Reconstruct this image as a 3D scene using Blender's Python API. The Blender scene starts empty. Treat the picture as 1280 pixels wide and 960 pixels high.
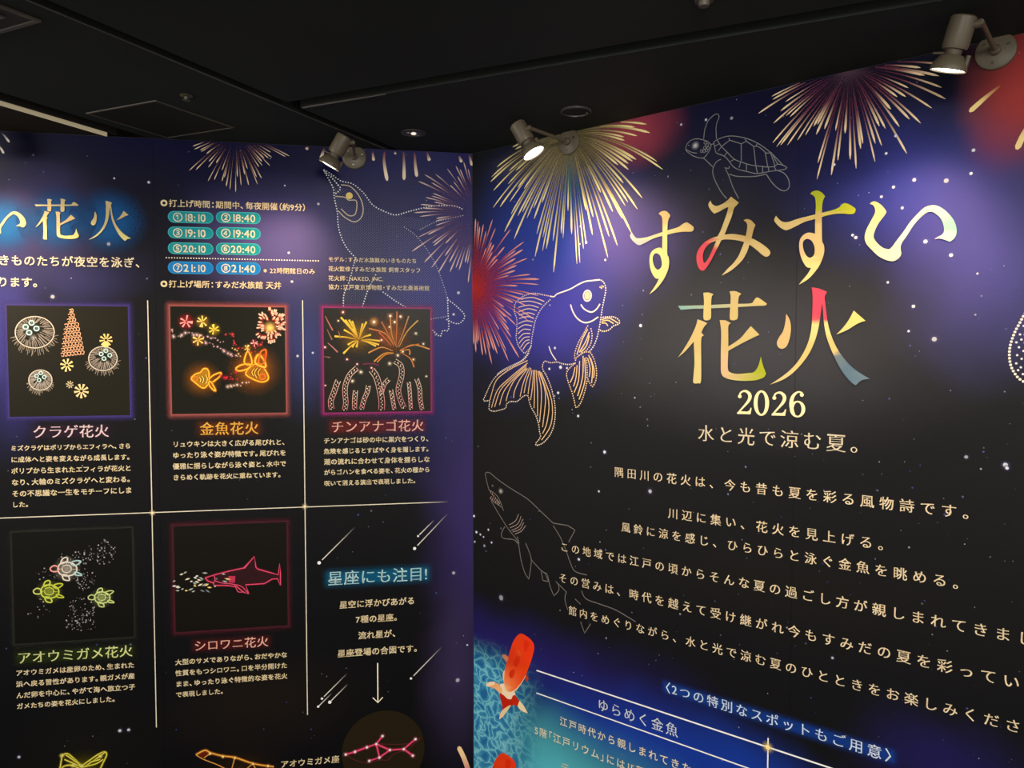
import bpy, bmesh, math, random
from mathutils import Vector, Matrix
from mathutils.geometry import tessellate_polygon
random.seed(7)
SC = bpy.context.scene
COL = SC.collection
# ------------------------------------------------------------------ camera, world, lights, exposure
K = .698                  # size of the place: the corner is 3 m away
FPX, PITCH, EYE = 960.0, math.radians(2.5), 1.72
cam_data = bpy.data.cameras.new('camera'); cam_data.sensor_width = 36; cam_data.lens = FPX/1280*36
cam_data.clip_start = 0.02
cam = bpy.data.objects.new('camera', cam_data); COL.objects.link(cam)
cam.location = (0, 0, EYE); cam.rotation_euler = (math.pi/2-PITCH, 0, 0)
SC.camera = cam
SC.view_settings.view_transform = 'Standard'; SC.view_settings.look = 'None'
SC.view_settings.gamma = 1; SC.view_settings.use_curve_mapping = False
SC.view_settings.exposure = 0.0
SC.cycles.transparent_max_bounces = 48
SC.cycles.max_bounces = 6
wd = bpy.data.worlds.new('hall_ambience'); SC.world = wd; wd.use_nodes = True
bg = wd.node_tree.nodes['Background']; bg.inputs[0].default_value = (1.0, .95, .84, 1); bg.inputs[1].default_value = .9
LAMP_W = 48.0            # power of one wall spotlight
LAMP_COL = (1.0, .66, .36)
FILL_W = 185.0           # each of three unseen fill spots, added to light the murals evenly

for _p, _t, _k in (((-2.75, 1.0, 2.44), (-1.05, 2.9, .5), 1.9), ((.2, .1, 2.44), (.15, 2.8, .4), 1.65), ((1.6, -.35, 2.44), (1.2, 2.0, .5), .9)):
    _l = bpy.data.lights.new('fill_spot', 'SPOT'); _l.energy = FILL_W*_k; _l.color = (1, .95, .86); _l.spot_size = math.radians(112); _l.spot_blend = 1; _l.shadow_soft_size = .22
    _o = bpy.data.objects.new('fill_spot', _l); COL.objects.link(_o); _o.location = _p
    _o.rotation_euler = (Vector(_p)-Vector(_t)).to_track_quat('Z', 'Y').to_euler()

# ------------------------------------------------------------------ geometry of the place
SP, CP = math.sin(PITCH), math.cos(PITCH)
def ray(px, py):
    x, y = (px-640)/FPX, -(py-480)/FPX
    return Vector((x, CP+y*SP, -SP+y*CP))
CORNER = Vector((-0.2193*K, 4.3*K, 0))
CEIL = EYE+1.088*K
class Wall:
    def __init__(s, xdir, name):
        s.x = Vector((xdir[0], xdir[1], 0)).normalized(); s.y = Vector((0, 0, 1)); s.n = s.x.cross(s.y)
        s.M = Matrix((s.x, s.y, s.n)).transposed().to_4x4(); s.M.translation = CORNER
        s.name = name
    def uv(s, px, py):
        d = ray(px, py); o = Vector((0, 0, EYE))
        t = (CORNER-o).dot(s.n)/d.dot(s.n); p = o+d*t-CORNER
        return Vector((p.dot(s.x), p.z))
    def mpp(s, px, py):
        return abs(s.uv(px, py+.5).y-s.uv(px, py-.5).y)
    def world(s, u, v, h=0): return CORNER+s.x*u+s.y*v+s.n*h
LW = Wall((5103/960, 1.0), 'left')
RW = Wall((1173/960, -1.0), 'right')
def ceil_pt(px, py):
    d = ray(px, py); t = (CEIL-EYE)/d.z
    return Vector((d.x*t, d.y*t, CEIL))

# ------------------------------------------------------------------ materials
def lin(c):
    c = c/255.0
    return c/12.92 if c <= .04045 else ((c+.055)/1.055)**2.4
def C(r, g, b, a=1.0, k=.86): return (lin(r)*k, lin(g)*k, lin(b)*k, a)
def new_mat(name):
    m = bpy.data.materials.new(name); m.use_nodes = True
    return m, m.node_tree, m.node_tree.nodes['Principled BSDF']
def simple(name, col, rough=.5, metal=0, spec=.5, noise=0.0, scale=30):
    m, t, b = new_mat(name)
    b.inputs['Roughness'].default_value = rough; b.inputs['Metallic'].default_value = metal
    b.inputs['Specular IOR Level'].default_value = spec
    n = t.nodes.new('ShaderNodeTexNoise'); n.inputs['Scale'].default_value = scale; n.inputs['Detail'].default_value = 4
    tc = t.nodes.new('ShaderNodeTexCoord'); t.links.new(tc.outputs['Object'], n.inputs['Vector'])
    r = t.nodes.new('ShaderNodeValToRGB')
    for i, f in ((0, 1-noise), (1, 1+noise)):
        r.color_ramp.elements[i].color = (col[0]*f, col[1]*f, col[2]*f, 1)
    t.links.new(n.outputs['Fac'], r.inputs[0]); t.links.new(r.outputs[0], b.inputs['Base Color'])
    return m
INK_ROUGH, INK_SPEC = .40, .17
def ink_bump(t, b):
    tc = t.nodes.new('ShaderNodeTexCoord'); mp = t.nodes.new('ShaderNodeMapping')
    mp.inputs['Scale'].default_value = (20, 370, 1)
    n = t.nodes.new('ShaderNodeTexNoise'); n.inputs['Scale'].default_value = 1; n.inputs['Detail'].default_value = 2
    bp = t.nodes.new('ShaderNodeBump'); bp.inputs['Strength'].default_value = .10; bp.inputs['Distance'].default_value = .002
    t.links.new(tc.outputs['Object'], mp.inputs[0]); t.links.new(mp.outputs[0], n.inputs['Vector'])
    t.links.new(n.outputs['Fac'], bp.inputs['Height']); t.links.new(bp.outputs[0], b.inputs['Normal'])
def ink_mat(name, alpha):
    m, t, b = new_mat(name)
    a = t.nodes.new('ShaderNodeAttribute'); a.attribute_name = 'ink'
    t.links.new(a.outputs['Color'], b.inputs['Base Color'])
    b.inputs['Roughness'].default_value = INK_ROUGH; b.inputs['Specular IOR Level'].default_value = INK_SPEC
    if alpha:
        out = t.nodes['Material Output']; mx = t.nodes.new('ShaderNodeMixShader'); tr = t.nodes.new('ShaderNodeBsdfTransparent')
        t.links.new(a.outputs['Alpha'], mx.inputs[0]); t.links.new(tr.outputs[0], mx.inputs[1]); t.links.new(b.outputs[0], mx.inputs[2])
        t.links.new(mx.outputs[0], out.inputs[0])
    return m
INK = ink_mat('printed_ink', False)
INKA = ink_mat('printed_ink_soft', True)
def board_mat(name, wall, base, blobs):
    m, t, b = new_mat(name); N = t.nodes; L = t.links
    b.inputs['Roughness'].default_value = INK_ROUGH; b.inputs['Specular IOR Level'].default_value = INK_SPEC
    ink_bump(t, b)
    tc = N.new('ShaderNodeTexCoord')
    n = N.new('ShaderNodeTexNoise'); n.inputs['Scale'].default_value = 3.2; n.inputs['Detail'].default_value = 5
    L.new(tc.outputs['Object'], n.inputs['Vector'])
    s = N.new('ShaderNodeVectorMath'); s.operation = 'SUBTRACT'; s.inputs[1].default_value = (.5, .5, .5)
    L.new(n.outputs['Color'], s.inputs[0])
    w = N.new('ShaderNodeVectorMath'); w.operation = 'MULTIPLY_ADD'; w.inputs[1].default_value = (.15, .15, 0)
    L.new(s.outputs[0], w.inputs[0]); L.new(tc.outputs['Object'], w.inputs[2])
    prev = None
    for (px, py, rx, ry, col, st) in blobs:
        c = wall.uv(px, py); k = wall.mpp(px, py)
        kx = abs(wall.uv(px+1, py).x-c.x)
        a = N.new('ShaderNodeVectorMath'); a.operation = 'SUBTRACT'; a.inputs[1].default_value = (c.x, c.y, 0)
        L.new(w.outputs[0], a.inputs[0])
        d = N.new('ShaderNodeVectorMath'); d.operation = 'MULTIPLY'; d.inputs[1].default_value = (1/(rx*kx), 1/(ry*k), 0)
        L.new(a.outputs[0], d.inputs[0])
        e = N.new('ShaderNodeVectorMath'); e.operation = 'LENGTH'; L.new(d.outputs[0], e.inputs[0])
        r = N.new('ShaderNodeMapRange'); r.interpolation_type = 'SMOOTHSTEP'
        r.inputs['From Min'].default_value = 0; r.inputs['From Max'].default_value = 1
        r.inputs['To Min'].default_value = st; r.inputs['To Max'].default_value = 0
        L.new(e.outputs['Value'], r.inputs['Value'])
        x = N.new('ShaderNodeMix'); x.data_type = 'RGBA'
        L.new(r.outputs['Result'], x.inputs[0])
        if prev is None: x.inputs[6].default_value = base
        else: L.new(prev, x.inputs[6])
        x.inputs[7].default_value = col; prev = x.outputs[2]
    L.new(prev, b.inputs['Base Color'])
    return m

# ------------------------------------------------------------------ object helpers
def link_mesh(name, verts, faces, mat, parent=None, cols=None, smooth=False):
    me = bpy.data.meshes.new(name); me.from_pydata([tuple(v) for v in verts], [], faces); me.update()
    if cols is not None:
        at = me.color_attributes.new('ink', 'FLOAT_COLOR', 'POINT')
        at.data.foreach_set('color', [c for q in cols for c in q])
    if mat: me.materials.append(mat)
    if smooth: me.polygons.foreach_set('use_smooth', [True]*len(me.polygons))
    o = bpy.data.objects.new(name, me); COL.objects.link(o)
    if parent: o.parent = parent
    return o
def bm_obj(name, bm, mat, parent=None, smooth=False):
    me = bpy.data.meshes.new(name); bm.to_mesh(me); bm.free()
    if mat: me.materials.append(mat)
    if smooth:
        me.polygons.foreach_set('use_smooth', [True]*len(me.polygons))
        try: me.set_sharp_from_angle(angle=math.radians(40))
        except Exception: pass
    o = bpy.data.objects.new(name, me); COL.objects.link(o)
    if parent: o.parent = parent
    return o
def tag(o, label, cat, group=None):
    o['label'] = label; o['category'] = cat
    if group: o['group'] = group
    return o
def struct(o): o['kind'] = 'structure'; return o
def empty(name, M):
    o = bpy.data.objects.new(name, None); COL.objects.link(o); o.matrix_world = M; o.empty_display_size = .05
    return o
def prism(name, poly, z0, z1, mat, parent=None):
    n = len(poly); vs = [(p[0], p[1], z0) for p in poly]+[(p[0], p[1], z1) for p in poly]
    fs = [tuple(range(n))[::-1], tuple(range(n, 2*n))]+[(i, (i+1) % n, (i+1) % n+n, i+n) for i in range(n)]
    return link_mesh(name, vs, fs, mat, parent)

# ------------------------------------------------------------------ ink: flat print built in wall coordinates
def catmull(pts, corner, n=4, closed=True):
    N = len(pts); out = []
    rng = range(N if closed else N-1)
    for i in rng:
        p1, p2 = pts[i], pts[(i+1) % N]
        p0 = pts[(i-1) % N] if (closed or i > 0) else p1
        p3 = pts[(i+2) % N] if (closed or i+2 < N) else p2
        if corner[i]: p0 = p1
        if corner[(i+1) % N]: p3 = p2
        for k in range(n):
            t = k/n
            out.append(0.5*((2*p1)+(p2-p0)*t+(2*p0-5*p1+4*p2-p3)*t*t+(3*p1-p0-3*p2+p3)*t**3))
    if not closed: out.append(pts[-1])
    return out
class Trace:
    """points read off one magnified crop of the picture, put on the wall"""
    def __init__(s, wall, x0, y0, k, dx=0, dy=0): s.w, s.x0, s.y0, s.k, s.dx, s.dy = wall, x0, y0, k, dx, dy
    def p(s, x, y): return s.w.uv(s.x0+(x+s.dx)/s.k, s.y0+(y+s.dy)/s.k)
    def parse(s, txt):
        pts, cor = [], []
        for q in txt.split():
            c = q.endswith('*'); q = q.rstrip('*'); x, y = q.split(','); pts.append(s.p(float(x), float(y))); cor.append(c)
        return pts, cor
    def closed(s, txt, n=4):
        p, c = s.parse(txt); return catmull(p, c, n)
    def open(s, txt, n=4):
        p, c = s.parse(txt); return catmull(p, c, n, False)
def resample(path, step):
    out = [path[0]]; acc = 0
    for a, b in zip(path, path[1:]):
        d = (b-a).length
        while d > 0 and acc+d >= step:
            a = a+(b-a)*((step-acc)/d); out.append(a.copy()); d = (b-a).length; acc = 0
        acc += d
    return out
class Ink:
    def __init__(s, z=0.0): s.v, s.f, s.c, s.z, s.soft = [], [], [], z, False
    def _col(s, col, p): return col(p) if callable(col) else col
    def lift(s, d=.00003): s.z += d
    def tri(s, pts, tris, col):
        b = len(s.v)
        for p in pts:
            c = s._col(col, p); s.v.append((p[0], p[1], s.z)); s.c.append(c)
            if c[3] < 1: s.soft = True
        s.f += [tuple(b+i for i in t) for t in tris]
    def poly(s, pts, col, holes=()):
        loops = [[Vector((p[0], p[1], 0)) for p in q] for q in [pts, *holes]]
        s.tri([p for q in loops for p in q], tessellate_polygon(loops), col); s.lift()
    def disc(s, c, r, col, n=8, ry=None):
        ry = ry or r
        s.tri([Vector((c[0]+r*math.cos(i*2*math.pi/n), c[1]+ry*math.sin(i*2*math.pi/n))) for i in range(n)], [tuple(range(n))], col)
    def ring(s, c, r0, r1, col, n=24, ry=1.0):
        pts = [Vector((c[0]+r*math.cos(i*2*math.pi/n), c[1]+r*ry*math.sin(i*2*math.pi/n))) for r in (r0, r1) for i in range(n)]
        s.tri(pts, [(i, (i+1) % n, n+(i+1) % n, n+i) for i in range(n)], col); s.lift()
    def glow(s, c, r, col, n=20, ry=1.0, prof=((0, 1), (.25, .75), (.5, .35), (.75, .1), (1, 0))):
        pts, cols = [], []
        b = len(s.v); s.soft = True
        for q, a in prof:
            for i in range(n):
                s.v.append((c[0]+r*q*math.cos(i*2*math.pi/n), c[1]+r*q*ry*math.sin(i*2*math.pi/n), s.z)); s.c.append((*col[:3], a*col[3]))
        for k in range(len(prof)-1):
            for i in range(n): s.f.append((b+k*n+i, b+k*n+(i+1) % n, b+(k+1)*n+(i+1) % n, b+(k+1)*n+i))
        s.lift()
    def boxglow(s, u0, v0, u1, v1, w, col, seg=5):
        """soft frame around a rectangle, fading outwards"""
        s.soft = True
        prof = ((0, 1), (.22, .62), (.5, .22), (1, 0))
        rings = []
        for q, a in prof:
            d = w*q; b = len(s.v); n = 0
            for cx, cy, a0 in ((u1, v1, 0), (u0, v1, 90), (u0, v0, 180), (u1, v0, 270)):
                for k in range(seg):
                    t = math.radians(a0+90*k/(seg-1)); s.v.append((cx+d*math.cos(t), cy+d*math.sin(t), s.z)); s.c.append((*col[:3], a*col[3])); n += 1
            rings.append((b, n))
        for (b0, n), (b1, _) in zip(rings, rings[1:]):
            for i in range(n): s.f.append((b0+i, b0+(i+1) % n, b1+(i+1) % n, b1+i))
        b, n = rings[0]; s.f.append(tuple(range(b, b+n))); s.lift()
    def ribbon(s, path, w, col, clip=None):
        """w, col: constant or function of t in 0..1"""
        n = len(path)
        if n < 2: return
        b = len(s.v)
        ok = []
        for i, p in enumerate(path):
            a, c = path[max(i-1, 0)], path[min(i+1, n-1)]
            t = (c-a); t = t.normalized() if t.length > 1e-9 else Vector((1, 0)); q = Vector((-t.y, t.x))
            ww = (w(i/(n-1)) if callable(w) else w)/2; cc = col(i/(n-1)) if callable(col) else col
            if cc[3] < 1: s.soft = True
            for sg in (1, -1):
                s.v.append((p.x+q.x*ww*sg, p.y+q.y*ww*sg, s.z)); s.c.append(cc)
            ok.append(clip is None or clip(p))
        for i in range(n-1):
            if ok[i] and ok[i+1]: s.f.append((b+2*i, b+2*i+1, b+2*i+3, b+2*i+2))
        s.lift(.000004)
    def dots(s, path, step, r, col):
        for p in resample(path, step): s.disc(p, r, col, 6)
    def build(s, name, parent, label=None):
        o = link_mesh(name, s.v, s.f, INKA if s.soft else INK, parent, s.c)
        if label: o['label'] = label
        return o

# ------------------------------------------------------------------ lettering
_glyph = {}
_tc = bpy.data.curves.new('glyph_source', 'FONT'); _tc.size = 1; _tc.resolution_u = 3
_to = bpy.data.objects.new('glyph_source', _tc); COL.objects.link(_to)
def glyph(ch, off, thin):
    key = (ch, off, thin)
    if key in _glyph: return _glyph[key]
    _tc.body = ch
    bpy.context.view_layer.update()
    me = bpy.data.meshes.new_from_object(_to.evaluated_get(bpy.context.evaluated_depsgraph_get()))
    vs = [Vector((v.co.x, v.co.y)) for v in me.vertices]; fs = [tuple(p.vertices) for p in me.polygons]
    bpy.data.meshes.remove(me)
    if vs:                                  # merge doubled points
        idx, uniq, mp = {}, [], []
        for v in vs:
            k = (round(v.x, 4), round(v.y, 4))
            if k not in idx: idx[k] = len(uniq); uniq.append(v)
            mp.append(idx[k])
        vs = uniq; fs = [tuple(mp[i] for i in f) for f in fs]; fs = [f for f in fs if len(set(f)) == len(f)]
    if thin and vs:                         # narrow the horizontal strokes: a brush-serif look
        cnt = {}
        for f in fs:
            ar = sum(vs[f[i]].x*vs[f[(i+1) % len(f)]].y-vs[f[(i+1) % len(f)]].x*vs[f[i]].y for i in range(len(f)))
            g = f if ar > 0 else f[::-1]
            for i in range(len(g)):
                a, b = g[i], g[(i+1) % len(g)]; cnt.setdefault((min(a, b), max(a, b)), []).append((a, b))
        nn = [[] for _ in vs]
        for e in cnt.values():
            if len(e) == 1:
                a, b = e[0]; d = vs[b]-vs[a]
                if d.length > 1e-6:
                    d.normalize(); q = Vector((d.y, -d.x)); nn[a].append(q); nn[b].append(q)
        for i, q in enumerate(nn):
            if len(q) >= 1:
                ny = max((k.y for k in q), key=abs) if len(q) else 0
                same = [k.y for k in q if k.y*ny > 0]
                vs[i] = Vector((vs[i].x, vs[i].y-thin*ny*(1 if len(same) else 0)))
    if off > .002 and vs:                   # heavier weight: the glyph printed four times, a hair apart
        n, base = len(vs), list(vs); bf = list(fs); d = off*.75
        vs = []; fs = []
        for q, (dx, dy) in enumerate(((d, d), (-d, d), (d, -d), (-d, -d))):
            vs += [Vector((v.x+dx, v.y+dy)) for v in base]; fs += [tuple(i+n*q for i in f) for f in bf]
    half = ord(ch) < 0x250
    if ch in '、。，': adv = .66
    elif ch in '：！': adv = .6
    elif ch == '・': adv = .6
    elif ch == '（' or ch == '）' or ch in '「」': adv = .55
    elif ch in '〈〉': adv = .55
    elif ch == ' ': adv = .3
    elif half: adv = (max(v.x for v in vs)+.06) if vs else .3
    else: adv = 1.0
    if ch == '（' or ch == '「' or ch == '〈': vs = [Vector((v.x-.45, v.y)) for v in vs]
    if ch in '：・' and vs:
        d = adv/2-(min(v.x for v in vs)+max(v.x for v in vs))/2; vs = [Vector((v.x+d, v.y)) for v in vs]
    _glyph[key] = (vs, fs, adv); return _glyph[key]
def text_line(wall, parent, body, p0, p1, col, k=1.0, off=.0, thin=0.0, z=.0009, name='text_line', label=None, full=False, glow=None, stretch=1.0):
    a, b = wall.uv(*p0), wall.uv(*p1); v = (a.y+b.y)/2
    G = [glyph(c, off, thin) for c in body]
    adv = [(1.0 if (full and g[2] > .5 and ord(ch) > 0x250) else g[2]) for g, ch in zip(G, body)]
    W = sum(adv); em = k*(b.x-a.x)/W; pitch = (b.x-a.x)/W
    ink = Ink(z); x = a.x
    if glow: ink.boxglow(a.x+.1*em, v-.28*em, b.x-.1*em, v+.28*em, glow[1]*em, glow[0], 5); ink.lift(.0001)
    for (vs, fs, _), w in zip(G, adv):
        if vs:
            ox = x+(pitch*w-em*w)/2
            pts = [Vector((ox+q.x*em, v+(q.y-.38)*em*stretch)) for q in vs]
            if callable(col) and col.__code__.co_argcount == 2:
                h = em; ink.tri(pts, fs, lambda p: col((p.y-v)/h, p))
            else: ink.tri(pts, fs, col)
        x += pitch*w
    return ink.build(name, parent, label)
def idw(trace, ctl, power=7):
    cs = [(trace.p(x, y), c) for x, y, c in ctl]
    def f(p):
        W = 0; o = [0, 0, 0]
        for q, c in cs:
            d = (Vector((p[0], p[1]))-q).length+1e-5; w = d**-power; W += w
            for i in range(3): o[i] += w*c[i]
        return (o[0]/W, o[1]/W, o[2]/W, 1)
    return f

# ------------------------------------------------------------------ the room
M_black = simple('black_painted_ceiling', (.0185, .0225, .0212), .8, spec=.2, noise=.15, scale=6)
M_brown = simple('dark_brown_ceiling', (.024, .018, .012), .8, spec=.2, noise=.15, scale=6)
M_void = simple('slot_black', (.002, .002, .002), .9, spec=.1)
M_edge = simple('dull_metal_edge', (.07, .062, .05), .45, spec=.5)
M_edge2 = simple('grey_metal_frame', (.085, .07, .055), .5, spec=.4)
M_wall = simple('dark_wall_paint', (.03, .03, .035), .7, noise=.1)
M_floor = simple('dark_carpet', (.03, .028, .028), .9, noise=.3, scale=80)
R = [(-3.8, -2.2), (3.4, -2.2), (3.4, 4.6), (-3.8, 4.6)]
def clip_poly(poly, p, q, d):
    """keep the side of line p + t*q at signed distance > d (left of q positive)"""
    n = Vector((-q.y, q.x)).normalized(); out = []
    s = [(Vector(a[:2])-p).dot(n)-d for a in poly]
    for i in range(len(poly)):
        a, b = Vector(poly[i][:2]), Vector(poly[(i+1) % len(poly)][:2]); sa, sb = s[i], s[(i+1) % len(poly)]
        if sa >= 0: out.append(a)
        if (sa >= 0) != (sb >= 0): out.append(a+(b-a)*(sa/(sa-sb)))
    return out
def line2(a, b): p, q = ceil_pt(*a).xy, ceil_pt(*b).xy; return p, (q-p).normalized()
pA, dA = line2((135, 41), (485, 187))
pB, dB = line2((375, 135), (960, 37))
p0, d0 = line2((0, 115), (185, 172))
p1, d1 = line2((0, 131), (140, 171))
d1 = d0.copy()
GA, GB = .05*K, .09*K
struct(prism('floor', R, -.1, 0, M_floor))
# upper slab with the boards hung below it; the slots between them are real gaps
struct(prism('ceiling', R, CEIL+.09, CEIL+.16, M_void))
# dA points away from the camera, to the right: its left side is the left board
boards = []
left = clip_poly(clip_poly(R, pA, dA, 0), p0, -d0, 0)
boards.append(left)
right = clip_poly(R, pA, -dA, GA)
sideB = 1 if Vector((-dB.y, dB.x)).dot(Vector((0, 1))) > 0 else -1
boards.append(clip_poly(right, pB, dB*sideB, 0))
boards.append(clip_poly(right, pB, -dB*sideB, GB))
for i, bd in enumerate(boards): struct(prism('ceiling', bd, CEIL, CEIL+.09, M_black))
struct(prism('ceiling', clip_poly(R, p1, d0, 0), CEIL, CEIL+.09, M_brown))
def strip_on(p, d, t0, t1, w, z0, z1, mat, name, side=1):
    n = Vector((-d.y, d.x)).normalized()*side
    a, b = p+d*t0, p+d*t1
    return prism(name, [a, b, b+n*w, a+n*w], z0, z1, mat)
def t_of(p, d, px, py): return (ceil_pt(px, py).xy-p).dot(d)
struct(strip_on(pA, dA, t_of(pA, dA, 60, 8)-1, t_of(pA, dA, 487, 188), .005, CEIL-.002, CEIL+.003, M_edge, 'trim_1', 1))
struct(strip_on(pB, dB, 0.01, .32, .004, CEIL-.002, CEIL+.003, M_edge, 'trim_2', 1 if sideB > 0 else -1))
# walls: solid boxes behind the printed faces
def wall_box(W, u0, u1, name):
    vs = [W.world(u, v, h) for h in (0, -.12) for u, v in ((u0, 0), (u1, 0), (u1, CEIL), (u0, CEIL))]
    return struct(link_mesh(name, vs, [(0, 1, 2, 3), (7, 6, 5, 4), (0, 4, 5, 1), (1, 5, 6, 2), (2, 6, 7, 3), (3, 7, 4, 0)], M_wall))
wall_box(LW, -3.2, 0, 'wall_left'); wall_box(RW, 0, 3.3, 'wall_right')

# ------------------------------------------------------------------ things on the ceiling
def cpoly(pts): return [ceil_pt(*p).xy for p in pts]
def offset_poly(poly, d):
    c = sum(poly, Vector((0, 0)))/len(poly); out = []
    n = len(poly)
    for i in range(n):
        a, b, e = poly[i-1], poly[i], poly[(i+1) % n]
        def nrm(p, q):
            t = (q-p).normalized(); m = Vector((-t.y, t.x))
            return m if m.dot(c-p) > 0 else -m
        n1, n2 = nrm(a, b), nrm(b, e); m = (n1+n2).normalized(); out.append(b+m*(d/max(.3, m.dot(n1))))
    return out
def frame_mesh(poly, w, z0, z1, mat, name, parent):
    q = offset_poly(poly, w); n = len(poly)
    vs = [(p.x, p.y, z) for z in (z0, z1) for p in poly+q]; k = 2*n; fs = []
    for i in range(n):
        j = (i+1) % n
        fs += [(i, j, n+j, n+i), (k+i, k+n+i, k+n+j, k+j), (i, k+i, k+j, j), (n+i, n+j, k+n+j, k+n+i)]
    return link_mesh(name, vs, fs, mat, parent)
def root_at(name, xy, z=CEIL): return empty(name, Matrix.Translation((xy[0], xy[1], z)) @ Matrix.Scale(K, 4))
def local(o, root): o.matrix_parent_inverse = root.matrix_world.inverted(); return o
hq = cpoly([(107, 141), (195, 125), (293, 159), (210, 172)])
cen = sum(hq, Vector((0, 0)))/4
r = tag(root_at('access_panel', cen), 'square black ceiling access panel with a thin grey frame above the left mural', 'ceiling panel')
local(frame_mesh(hq, .007, CEIL-.003, CEIL, M_edge2, 'frame', r), r)
local(prism('hatch_door', offset_poly(hq, .008), CEIL-.002, CEIL, simple('hatch_paint', (.016, .0155, .012), .7, spec=.2), r), r)
# square louvred vent at the edge of the picture: corner at (52,25)
vc = ceil_pt(52, 25).xy; e1 = (ceil_pt(0, 5).xy-vc).normalized(); e2 = (ceil_pt(0, 40).xy-vc).normalized()
S = .56*K
vq = [vc, vc+e1*S, vc+e1*S+e2*S, vc+e2*S]
r = tag(root_at('ceiling_vent', sum(vq, Vector((0, 0)))/4), 'square ceiling air vent of nested metal frames at the far left of the ceiling', 'vent')
local(frame_mesh(vq, .011, CEIL-.005, CEIL, M_edge2, 'outer_frame', r), r)
M_vent = simple('vent_brown', (.012, .006, .004), .6)
local(prism('back_plate', offset_poly(vq, .011), CEIL-.002, CEIL, M_vent, r), r)
for k in (1, 2, 3):
    local(frame_mesh(offset_poly(vq, .008+.042*k), .005, CEIL-.006, CEIL-.002, M_edge2 if k < 3 else M_vent, 'louvre_ring', r), r)
# slot along the left ceiling edge; light caught by its metal edge is emission
n0 = Vector((-d0.y, d0.x)).normalized()
M_strip, t_, b_ = new_mat('slot_edge_sheen')
b_.inputs['Base Color'].default_value = (.3, .27, .2, 1); b_.inputs['Emission Color'].default_value = (1, .82, .5, 1); b_.inputs['Emission Strength'].default_value = .26
ta, tb = t_of(p1, d0, 0, 131)-.8, t_of(p1, d0, 139, 171)-.016
r = tag(root_at('slot_edge', p1), 'metal edge in the ceiling slot over the left mural, glowing dimly for the light it catches', 'ceiling light')
o = strip_on(p1, d0, ta, tb, -.006, CEIL-.002, CEIL+.012, M_strip, 'edge_strip'); o.parent = r; local(o, r)
o = strip_on(p1, d0, ta, tb, -.04, CEIL+.03, CEIL+.04, simple('slot_tray', (.03, .027, .02), .6), 'tray'); o.parent = r; local(o, r)
sd = (p0-p1).dot(n0)
o = strip_on(p1+n0*(sd*.45), d0, ta, tb, .006, CEIL-.002, CEIL+.085, simple('slot_rail', (.022, .02, .016), .5), 'rail'); o.parent = r; local(o, r)
def lathe(prof, n=28):
    bm = bmesh.new(); rings = []
    for rr, z in prof: rings.append([bm.verts.new((rr*math.cos(i*2*math.pi/n), rr*math.sin(i*2*math.pi/n), z)) for i in range(n)])
    for a, b in zip(rings, rings[1:]):
        for i in range(n): bm.faces.new((a[i], a[(i+1) % n], b[(i+1) % n], b[i]))
    for q in (rings[0], rings[-1]):
        if (q[0].co-q[1].co).length > 1e-5:
            try: bm.faces.new(q)
            except ValueError: pass
    bmesh.ops.recalc_face_normals(bm, faces=bm.faces)
    return bm
M_trim_dark = simple('dark_fitting', (.035, .033, .028), .4)
M_chrome = simple('chrome_fitting', (.75, .72, .66), .2, metal=1)
M_fit = simple('brass_fitting', (.09, .08, .05), .35, metal=.4)
c = ceil_pt(233, 119)
r = tag(root_at('sprinkler_head', c.xy), 'small dull sprinkler head on the black ceiling beside the access panel', 'sprinkler')
bm_obj('escutcheon', lathe([(.001, 0), (.026, 0), (.027, -.003), (.02, -.008), (.001, -.008)]), M_fit, r, True)
bm_obj('deflector', lathe([(.001, -.008), (.009, -.008), (.008, -.018), (.016, -.02), (.016, -.023), (.001, -.023)]), M_fit, r, True)
c = ceil_pt(517, 166)
r = tag(root_at('downlight', c.xy), 'small recessed downlight with shiny reflector on the black ceiling near the corner', 'ceiling light')
bm_obj('bezel', lathe([(.038, 0), (.062, 0), (.062, -.004), (.040, -.006), (.038, 0)]), M_trim_dark, r, True)
bm_obj('reflector', lathe([(.038, -.001), (.030, -.002), (.015, -.0035), (.001, -.004)]), M_chrome, r, True)
m, t_, b_ = new_mat('faint_lamp'); b_.inputs['Emission Color'].default_value = (1, .85, .65, 1); b_.inputs['Emission Strength'].default_value = .7
bm_obj('bulb', lathe([(.001, -.0045), (.014, -.0045), (.010, -.009), (.001, -.010)], 16), m, r, True)
c = ceil_pt(720, 138)
r = tag(root_at('ceiling_speaker', c.xy), 'round dark flush ceiling fitting with a thin rim above the middle spotlight', 'ceiling fitting')
bm_obj('rim', lathe([(.062, 0), (.070, 0), (.070, -.008), (.064, -.010), (.062, 0)]), M_trim_dark, r, True)
bm_obj('cover', lathe([(.001, -.004), (.0615, -.004), (.0615, 0), (.001, 0)]), M_black, r, True)
bm_obj('indicator', lathe([(.001, -.014), (.006, -.014), (.006, -.004), (.001, -.004)], 12), M_fit, r).location = (.052, .01, 0)
c = ceil_pt(880, -1)
r = tag(root_at('smoke_detector', c.xy), 'small grey round smoke detector at the top edge of the ceiling', 'smoke detector')
bm_obj('base', lathe([(.001, 0), (.028, 0), (.028, -.008), (.001, -.008)]), M_edge2, r, True)
bm_obj('sensor_cap', lathe([(.018, -.008), (.016, -.022), (.001, -.024)]), M_edge2, r, True)

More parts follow.
